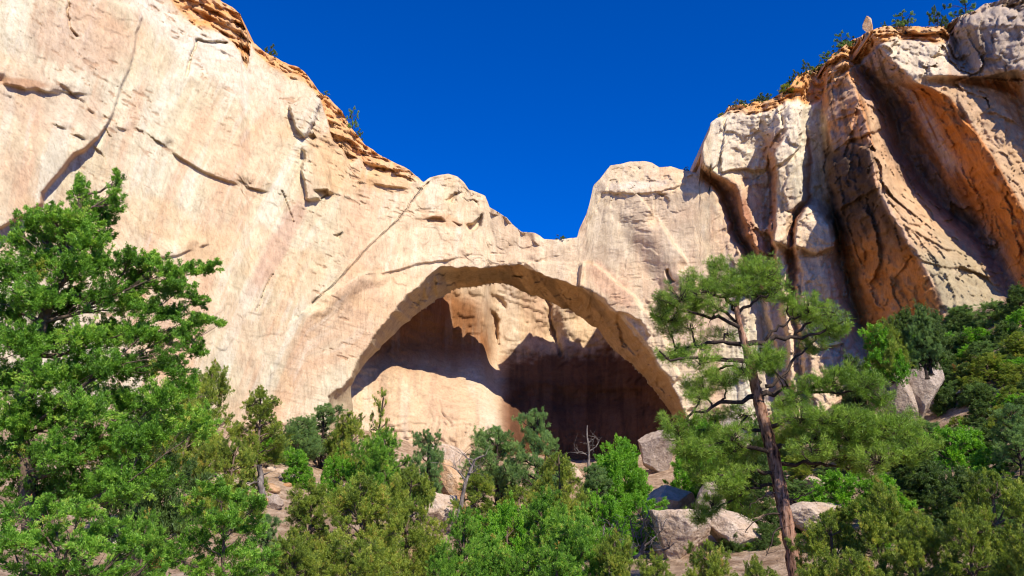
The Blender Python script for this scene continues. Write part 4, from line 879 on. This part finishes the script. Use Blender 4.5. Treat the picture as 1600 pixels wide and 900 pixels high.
def plant(k, px, top, wpx, D, label, cat, group=None, hmax=None, ground=None):
    """crown top at pixel (px, top), crown width wpx, standing at distance D"""
    p = protoset[k]
    if k in used: p = copy_tree(p)
    used.add(k)
    if ground is not None: D = rim_at(px)[0] + 0.5
    P = at(px, top, D); gz = float(ground_z(P[0], P[1])) if ground is None else rim_at(px)[1] - 0.35
    h = max(0.5, P[2] - gz)
    if hmax and h > hmax: gz = P[2] - hmax; h = hmax
    sx = max(1.12 * wpx * D / F / PW[k], (0.8 if k != 'th1' else 0.5) * h / PH[k] * (ground is None))
    if ground is None: h = max(h, 0.72 * sx * PW[k]); gz = P[2] - h
    p.location = (P[0], P[1], gz - 0.05); p.scale = (sx, sx, h / PH[k] * 1.0); p.rotation_euler = (0, 0, prs.uniform(0, 6.28)); tag(p, label, cat, group); return p
J, PN, SH = 'juniper', 'pinyon pine', 'shrub'
TREES = [
 ('jo2',335,568,90,58,'olive juniper just behind the right boughs of the huge left juniper, before the pale wall',J),
 ('jo1',300,600,90,54,'shaded olive juniper half hidden behind the huge left juniper',J),
 ('jo2',408,606,84,64,'olive juniper with a dark gnarled trunk against the pale wall left of the arch',J),
 ('pi2',470,650,70,72,'greyish pinyon at the foot of the pale wall right of the dark-trunked olive juniper',PN),
 ('pi1',510,628,76,76,'broad blue-green pinyon below the left end of the arch',PN),
 ('jo1',548,640,60,74,'spreading yellow-green juniper below the left foot of the arch',J),
 ('th1',596,604,44,66,'thin sparse young pinyon standing alone against the sunlit apron',PN),
 ('br1',535,715,70,58,'low yellow-green shrub at the upper edge of the rubble patch','shrub'),
 ('br2',468,700,50,62,'small bright green shrub right of the dark gnarled juniper trunk','shrub'),
 ('jg2',600,672,110,56,'wide green juniper below the thin sparse pinyon',J),
 ('pi1',668,668,56,60,'pointed dark green pinyon at the right end of the wide green juniper',PN),
 ('jo1',570,735,150,36,'big olive juniper with forked dark limbs in the lower middle left',J),
 ('jo2',488,752,110,38,'olive juniper with bare forks right of the weathered grey stump',J),
 ('jo1',640,722,100,42,'rounded olive juniper left of the tall tilted slab',J),
 ('jo2',460,830,110,26,'dull olive juniper at the bottom edge, left of the big forked one',J),
 ('jo1',560,835,130,27,'tawny olive juniper at the bottom edge in front of the big forked one',J),
 ('pi2',775,664,100,70,'wide blue-grey pinyon in front of the shadow edge inside the arch',PN),
 ('pi1',836,636,68,66,'tall rounded blue-green pinyon with a dark trunk before the dark hollow',PN),
 ('jo1',872,702,70,62,'olive juniper right below the tall rounded pinyon',J),
 ('jo2',745,735,80,56,'olive juniper behind the crooked grey snag',J),
 ('jo1',812,755,90,50,'olive-green juniper above the fresh green bush in the lower middle',J),
 ('br1',792,788,48,41,'vivid fresh green bush in the lower middle of the view','shrub'),
 ('jg1',725,795,80,36,'dark green juniper right of the pale crumbling rock',J),
 ('jg1',690,852,70,30,'small juniper at the bottom edge right of the orange-sided block',J),
 ('jg2',770,838,120,28,'full green juniper at the bottom edge in the middle of the view',J),
 ('jg1',850,765,100,34,'upright green juniper in the lower middle, right of the fresh green bush',J),
 ('jg2',905,790,120,31,'dense green juniper with a rusty cone patch right of the upright one',J),
 ('jg1',870,850,110,26,'green juniper at the bottom edge below the one with the rusty patch',J),
 ('jo2',960,830,90,30,'yellowish juniper behind the dead brush at the bottom edge',J),
 ('pi1',930,722,60,64,'thin grey-green pinyon under the bleached bare snag',PN),
 ('br2',975,682,62,72,'fresh green feathery shrub in front of the dark hollow','shrub'),
 ('br1',952,708,60,66,'low bright shrub at the foot of the feathery one','shrub'),
 ('br1',1000,772,90,50,'bright green oak scrub left of the broad smooth boulder','shrub'),
 ('br2',948,770,60,48,'rounded bright green bush left of the oak scrub','shrub'),
 ('br1',1090,700,90,66,'bright green shrub behind the left boughs of the pine','shrub'),
 ('br2',1145,716,60,62,'bright shrub showing between the pine boughs above the cracked boulder','shrub'),
 ('jo2',1020,862,80,27,'short yellow-green juniper at the bottom edge below the large tan boulder',J),
 ('jo1',1105,838,84,28,'olive juniper at the bottom edge left of the pine trunk',J),
 ('jo2',1180,870,80,25,'low olive juniper at the bottom edge close by the pine trunk',J),
 ('jo1',1290,790,100,28,'yellow-green juniper at the bottom right of the pine trunk',J),
 ('jo2',1370,752,120,27,'tall yellow-green juniper in the lower right',J),
 ('jo1',1330,850,110,23,'olive juniper at the bottom edge right of the pine',J),
 ('jo2',1430,800,120,25,'olive juniper at the bottom edge in the lower right, before the dark thicket',J),
 ('jo1',1545,725,140,26,'large golden-olive juniper near the bottom right corner',J),
 ('jo2',1500,790,110,24,'ragged juniper at the bottom edge left of the golden-olive one',J),
 ('jo1',1600,800,120,22,'olive juniper cut by the right edge at the bottom corner',J),
 ('br1',1310,735,90,50,'vivid green scrub right of the pine trunk, over the pale flat slab','shrub'),
 ('br2',1375,740,80,46,'vivid green scrub under the right pine boughs','shrub'),
 ('pi2',1440,655,90,56,'green pinyon below the split rock outcrop',PN),
 ('br1',1480,668,100,52,'wide bright green oak scrub below the split rock outcrop','shrub'),
 ('br2',1535,700,80,48,'bright green bush right of the wide oak scrub','shrub'),
 ('pi1',1575,628,76,46,'slender dark-trunked pinyon near the right edge',PN),
 ('jo1',1540,548,90,66,'olive juniper right of the rust-coloured bush on the right slope',J),
 ('ru1',1503,568,36,70,'small rust-coloured bush above the flat grey boulder','shrub'),
 ('br2',1468,560,46,74,'bright green shrub right of the split rock outcrop','shrub'),
 ('br1',1450,520,80,80,'wide mid-green shrub above the split rock outcrop','shrub'),
 ('dk1',1380,540,56,84,'grey-green shrub left above the split rock outcrop','shrub'),
 ('dk2',1410,488,66,88,'tall dark shrub against the shaded buttress foot','shrub'),
 ('pi2',1440,500,70,86,'broad dark pinyon at the foot of the shaded buttress',PN),
 ('pi1',1500,478,60,84,'dark pinyon at the upper right of the slope below the lit buttress',PN),
 ('pi2',1560,470,80,78,'wide dark pinyon near the top of the right slope',PN),
 ('dk2',1590,450,70,76,'dark tree at the right edge where slope and cliff meet','shrub'),
 ('dk1',1500,528,90,76,'dark scrub across the upper right slope','shrub'),
 ('jo2',1590,520,90,68,'olive juniper at the right edge of the upper slope',J),
 ('dk2',1420,700,100,48,'dark shrub in shade below the split rock outcrop','shrub'),
 ('dk1',1500,735,100,42,'dark thicket shrub in the lower right behind the junipers','shrub'),
 ('dk2',1330,560,60,84,'dark green shrub behind the upper right pine boughs','shrub'),
 ('dk1',1345,640,60,78,'dark green shrub left of the split rock outcrop','shrub'),
 ('dk2',240,640,110,40,'dark shrub in the shade behind the huge left juniper','shrub'),
 ('jo1',370,680,90,46,'olive juniper above the flat pale ledge rock',J),
 ('jg1',230,800,110,24,'green juniper in the gap behind the low vivid one',J),
 ('pi1',418,800,60,36,'blue-green pinyon low to the right of the vivid green bush',PN),
]
for t in TREES:
    plant(t[0], t[1], t[2], t[3], t[4], t[5], t[6])
# fillers of the thicket that nothing tells apart
FG = [('low dark green shrub filling the thicket on the right slope', 'shrubs of the right thicket', ['dk1', 'dk2', 'br2', 'jo1', 'pi2'], [(1380, 1640, 560, 880, 60), (1370, 1640, 478, 580, 46), (1465, 1640, 585, 690, 24), (1640, 1760, 480, 860, 36)]),
      ('low green shrub between the junipers along the bottom of the view', 'shrubs between the bottom junipers', ['dk1', 'jo1', 'jg1', 'dk2'], [(420, 1380, 800, 890, 36), (250, 420, 660, 760, 12)]),
      ('small shrub on the talus slope under the arch', 'shrubs on the middle talus', ['br2', 'dk1', 'jo2', 'pi1'], [(560, 1000, 715, 790, 34), (420, 540, 660, 700, 10), (1060, 1340, 650, 745, 40), (1150, 1320, 745, 800, 14)])]
for (lab, grp, kinds, zs) in FG:
    for (x0, x1, y0, y1, n) in zs:
        for _ in range(n):
            px = prs.uniform(x0, x1); py = prs.uniform(y0, y1)
            if any(a_ < px < b_ and c_ < py < d_ for a_, b_, c_, d_ in [(1355, 1462, 540, 665), (650, 750, 700, 880), (990, 1140, 690, 880), (420, 560, 690, 760), (760, 820, 750, 790)]): continue
            D = ground_hit(px, min(py + prs.uniform(20, 45), 872)); D = min(max(D, 20), 88); k = prs.choice(kinds)
            plant(k, px, py, prs.uniform(60, 100) * (1 if D < 45 else 0.6), D, lab, 'shrub', grp, hmax=4.5)
# shrubs along the two rims
rim = [(424,68,34,96,'ri1','grey-green shrub on the left rim near the top of the picture'),(508,140,20,103,'ri2','tiny dark shrub on the left rim midway down'),(553,164,26,104,'ri2','dark bushy tree standing on the orange part of the left rim'),(561,200,20,105,'ri1','low shrub just below the bushy tree on the left rim'),
 (876,366,34,112,'ri1','low shrub in the saddle over the arch'),(1072,258,14,109,'ri1','small shrub in the notch left of the right cliff'),
 (1410,14,44,101,'ri2','broad dark tree on the right rim, right of the balanced rock'),(1462,6,44,101,'ri1','bushy dark tree on the right rim second from the upper right corner'),(1502,-16,56,100,'ri2','largest dark tree on the right rim by the upper right corner'),(1380,32,16,102,'ri1','tiny shrub beside the balanced rock on the right rim'),
 (1314,46,32,101,'ri2','dark tree on the right rim just left of the balanced rock'),(1288,78,26,104,'ri2','rounded shrub on the right rim below the balanced rock'),(1258,92,24,105,'ri1','first of the two shrubs high on the sloping right rim'),(1272,112,28,102,'ri1','low shrub among the rim rubble on the right'),
 (1228,128,34,104,'jo1','olive shrub on the sloping right rim'),(1190,146,40,105,'ri1','flat grey-green shrub on the lower right rim'),(1128,174,22,106,'jo1','olive shrub on the lowest corner of the right rim'),(1160,156,26,106,'ri1','small dark shrub on the lower right rim ledge')]
for _ in range(22):     # low scrub merging along the right rim
    px = prs.uniform(1140, 1350) if _ < 16 else prs.uniform(1380, 1520); y_ = float(np.interp(px, SX, SY))
    plant(prs.choice(['ri1', 'ri2']), px, y_ - prs.uniform(2, 12), prs.uniform(14, 30), float(np.interp(px, [1140, 1350, 1520], [106.5, 102, 99])), 'low ragged scrub growing along the rim of the right cliff', 'shrub', 'scrub along the right rim', ground=y_ + 3)
for (px, top, wd, D, k, lab) in rim: plant(k, px, top + 2, wd * 0.8, D + 0.5, lab, 'shrub', None, ground=top + max(11, wd * 0.62))
# ------------------------------------------------------------------ dead trees
def snag(label, D, paths, mat, seed, twig=10, tl=0.5):
    global rng
    rng = np.random.default_rng(seed); T = Tubes(); m = D / F
    for (pp, r0, r1) in paths:
        q = np.array([at(x, y, D) for x, y in pp]); t = np.linspace(0, len(q) - 1, 9); q = np.stack([np.interp(t, range(len(q)), q[:, k]) for k in range(3)], 1)
        q[1:] += rng.normal(0, 0.03, (8, 3)) * np.array([1, 3, 1]); T.tube(q, r0 * m, r1 * m, 6, 0.15)
        for _ in range(twig):
            a = q[rng.integers(2, 9)]; T.tube(T.path(a, a + rng.normal(0, tl * 0.5, 3) + np.array([0, 0, tl * 0.25]), 5, 0.3), max(0.02, r1 * m * 0.6), 0.008, 3)
    o = T.build('dead_tree', mat); tag(o, label, 'dead tree'); return o
snag('crooked grey snag with a hooked top leaning between the tilted slab and the round boulder', 49, [([(716,812),(722,780),(728,750),(738,730),(744,714),(756,713)], 3.8, 1.5), ([(728,750),(716,736),(706,730)], 1.8, .7), ([(738,728),(730,715),(722,708)], 1.4, 0.6), ([(732,740),(742,736),(748,726)], 1.2, 0.5)], M_DEAD, 71, 9, 1.1)
snag('bleached bare snag with short twigs standing in front of the dark hollow', 70, [([(921,750),(920,720),(919,690),(917,664)], 3, 0.8), ([(920,706),(932,698),(936,690)], 1.2, 0.6), ([(920,712),(906,706),(900,708)], 1.2, 0.6), ([(919,692),(930,684)], 1, 0.5)], M_DEAD, 72, 8, 1.0)
snag('weathered grey stump with a broken top below the dark-trunked olive juniper', 46, [([(410,780),(408,755),(406,728)], 6, 4), ([(408,750),(396,756),(386,754)], 2, 1)], M_DEAD, 73, 3, 0.5)
snag('tangle of dead silver brush at the foot of the large tan boulder', 38, [([(985,870),(990,840),(984,810)], 3, 1), ([(995,872),(1010,850),(1030,832)], 3, 1), ([(990,872),(1012,862),(1046,858)], 3, 1), ([(1000,870),(1004,830),(1012,800)], 2.4, 0.8), ([(980,872),(968,848),(964,826)], 2.4, 0.8)], M_DEAD, 74, 22, 0.9)
snag('bare grey upright stems of a dead bush left of the dead silver brush', 33, [([(935,890),(938,860),(946,820)], 3.4, 1), ([(930,890),(928,860),(920,826)], 2.6, 1), ([(940,890),(950,866),(952,842)], 2.2, 0.8)], M_DEAD, 75, 12, 0.7)
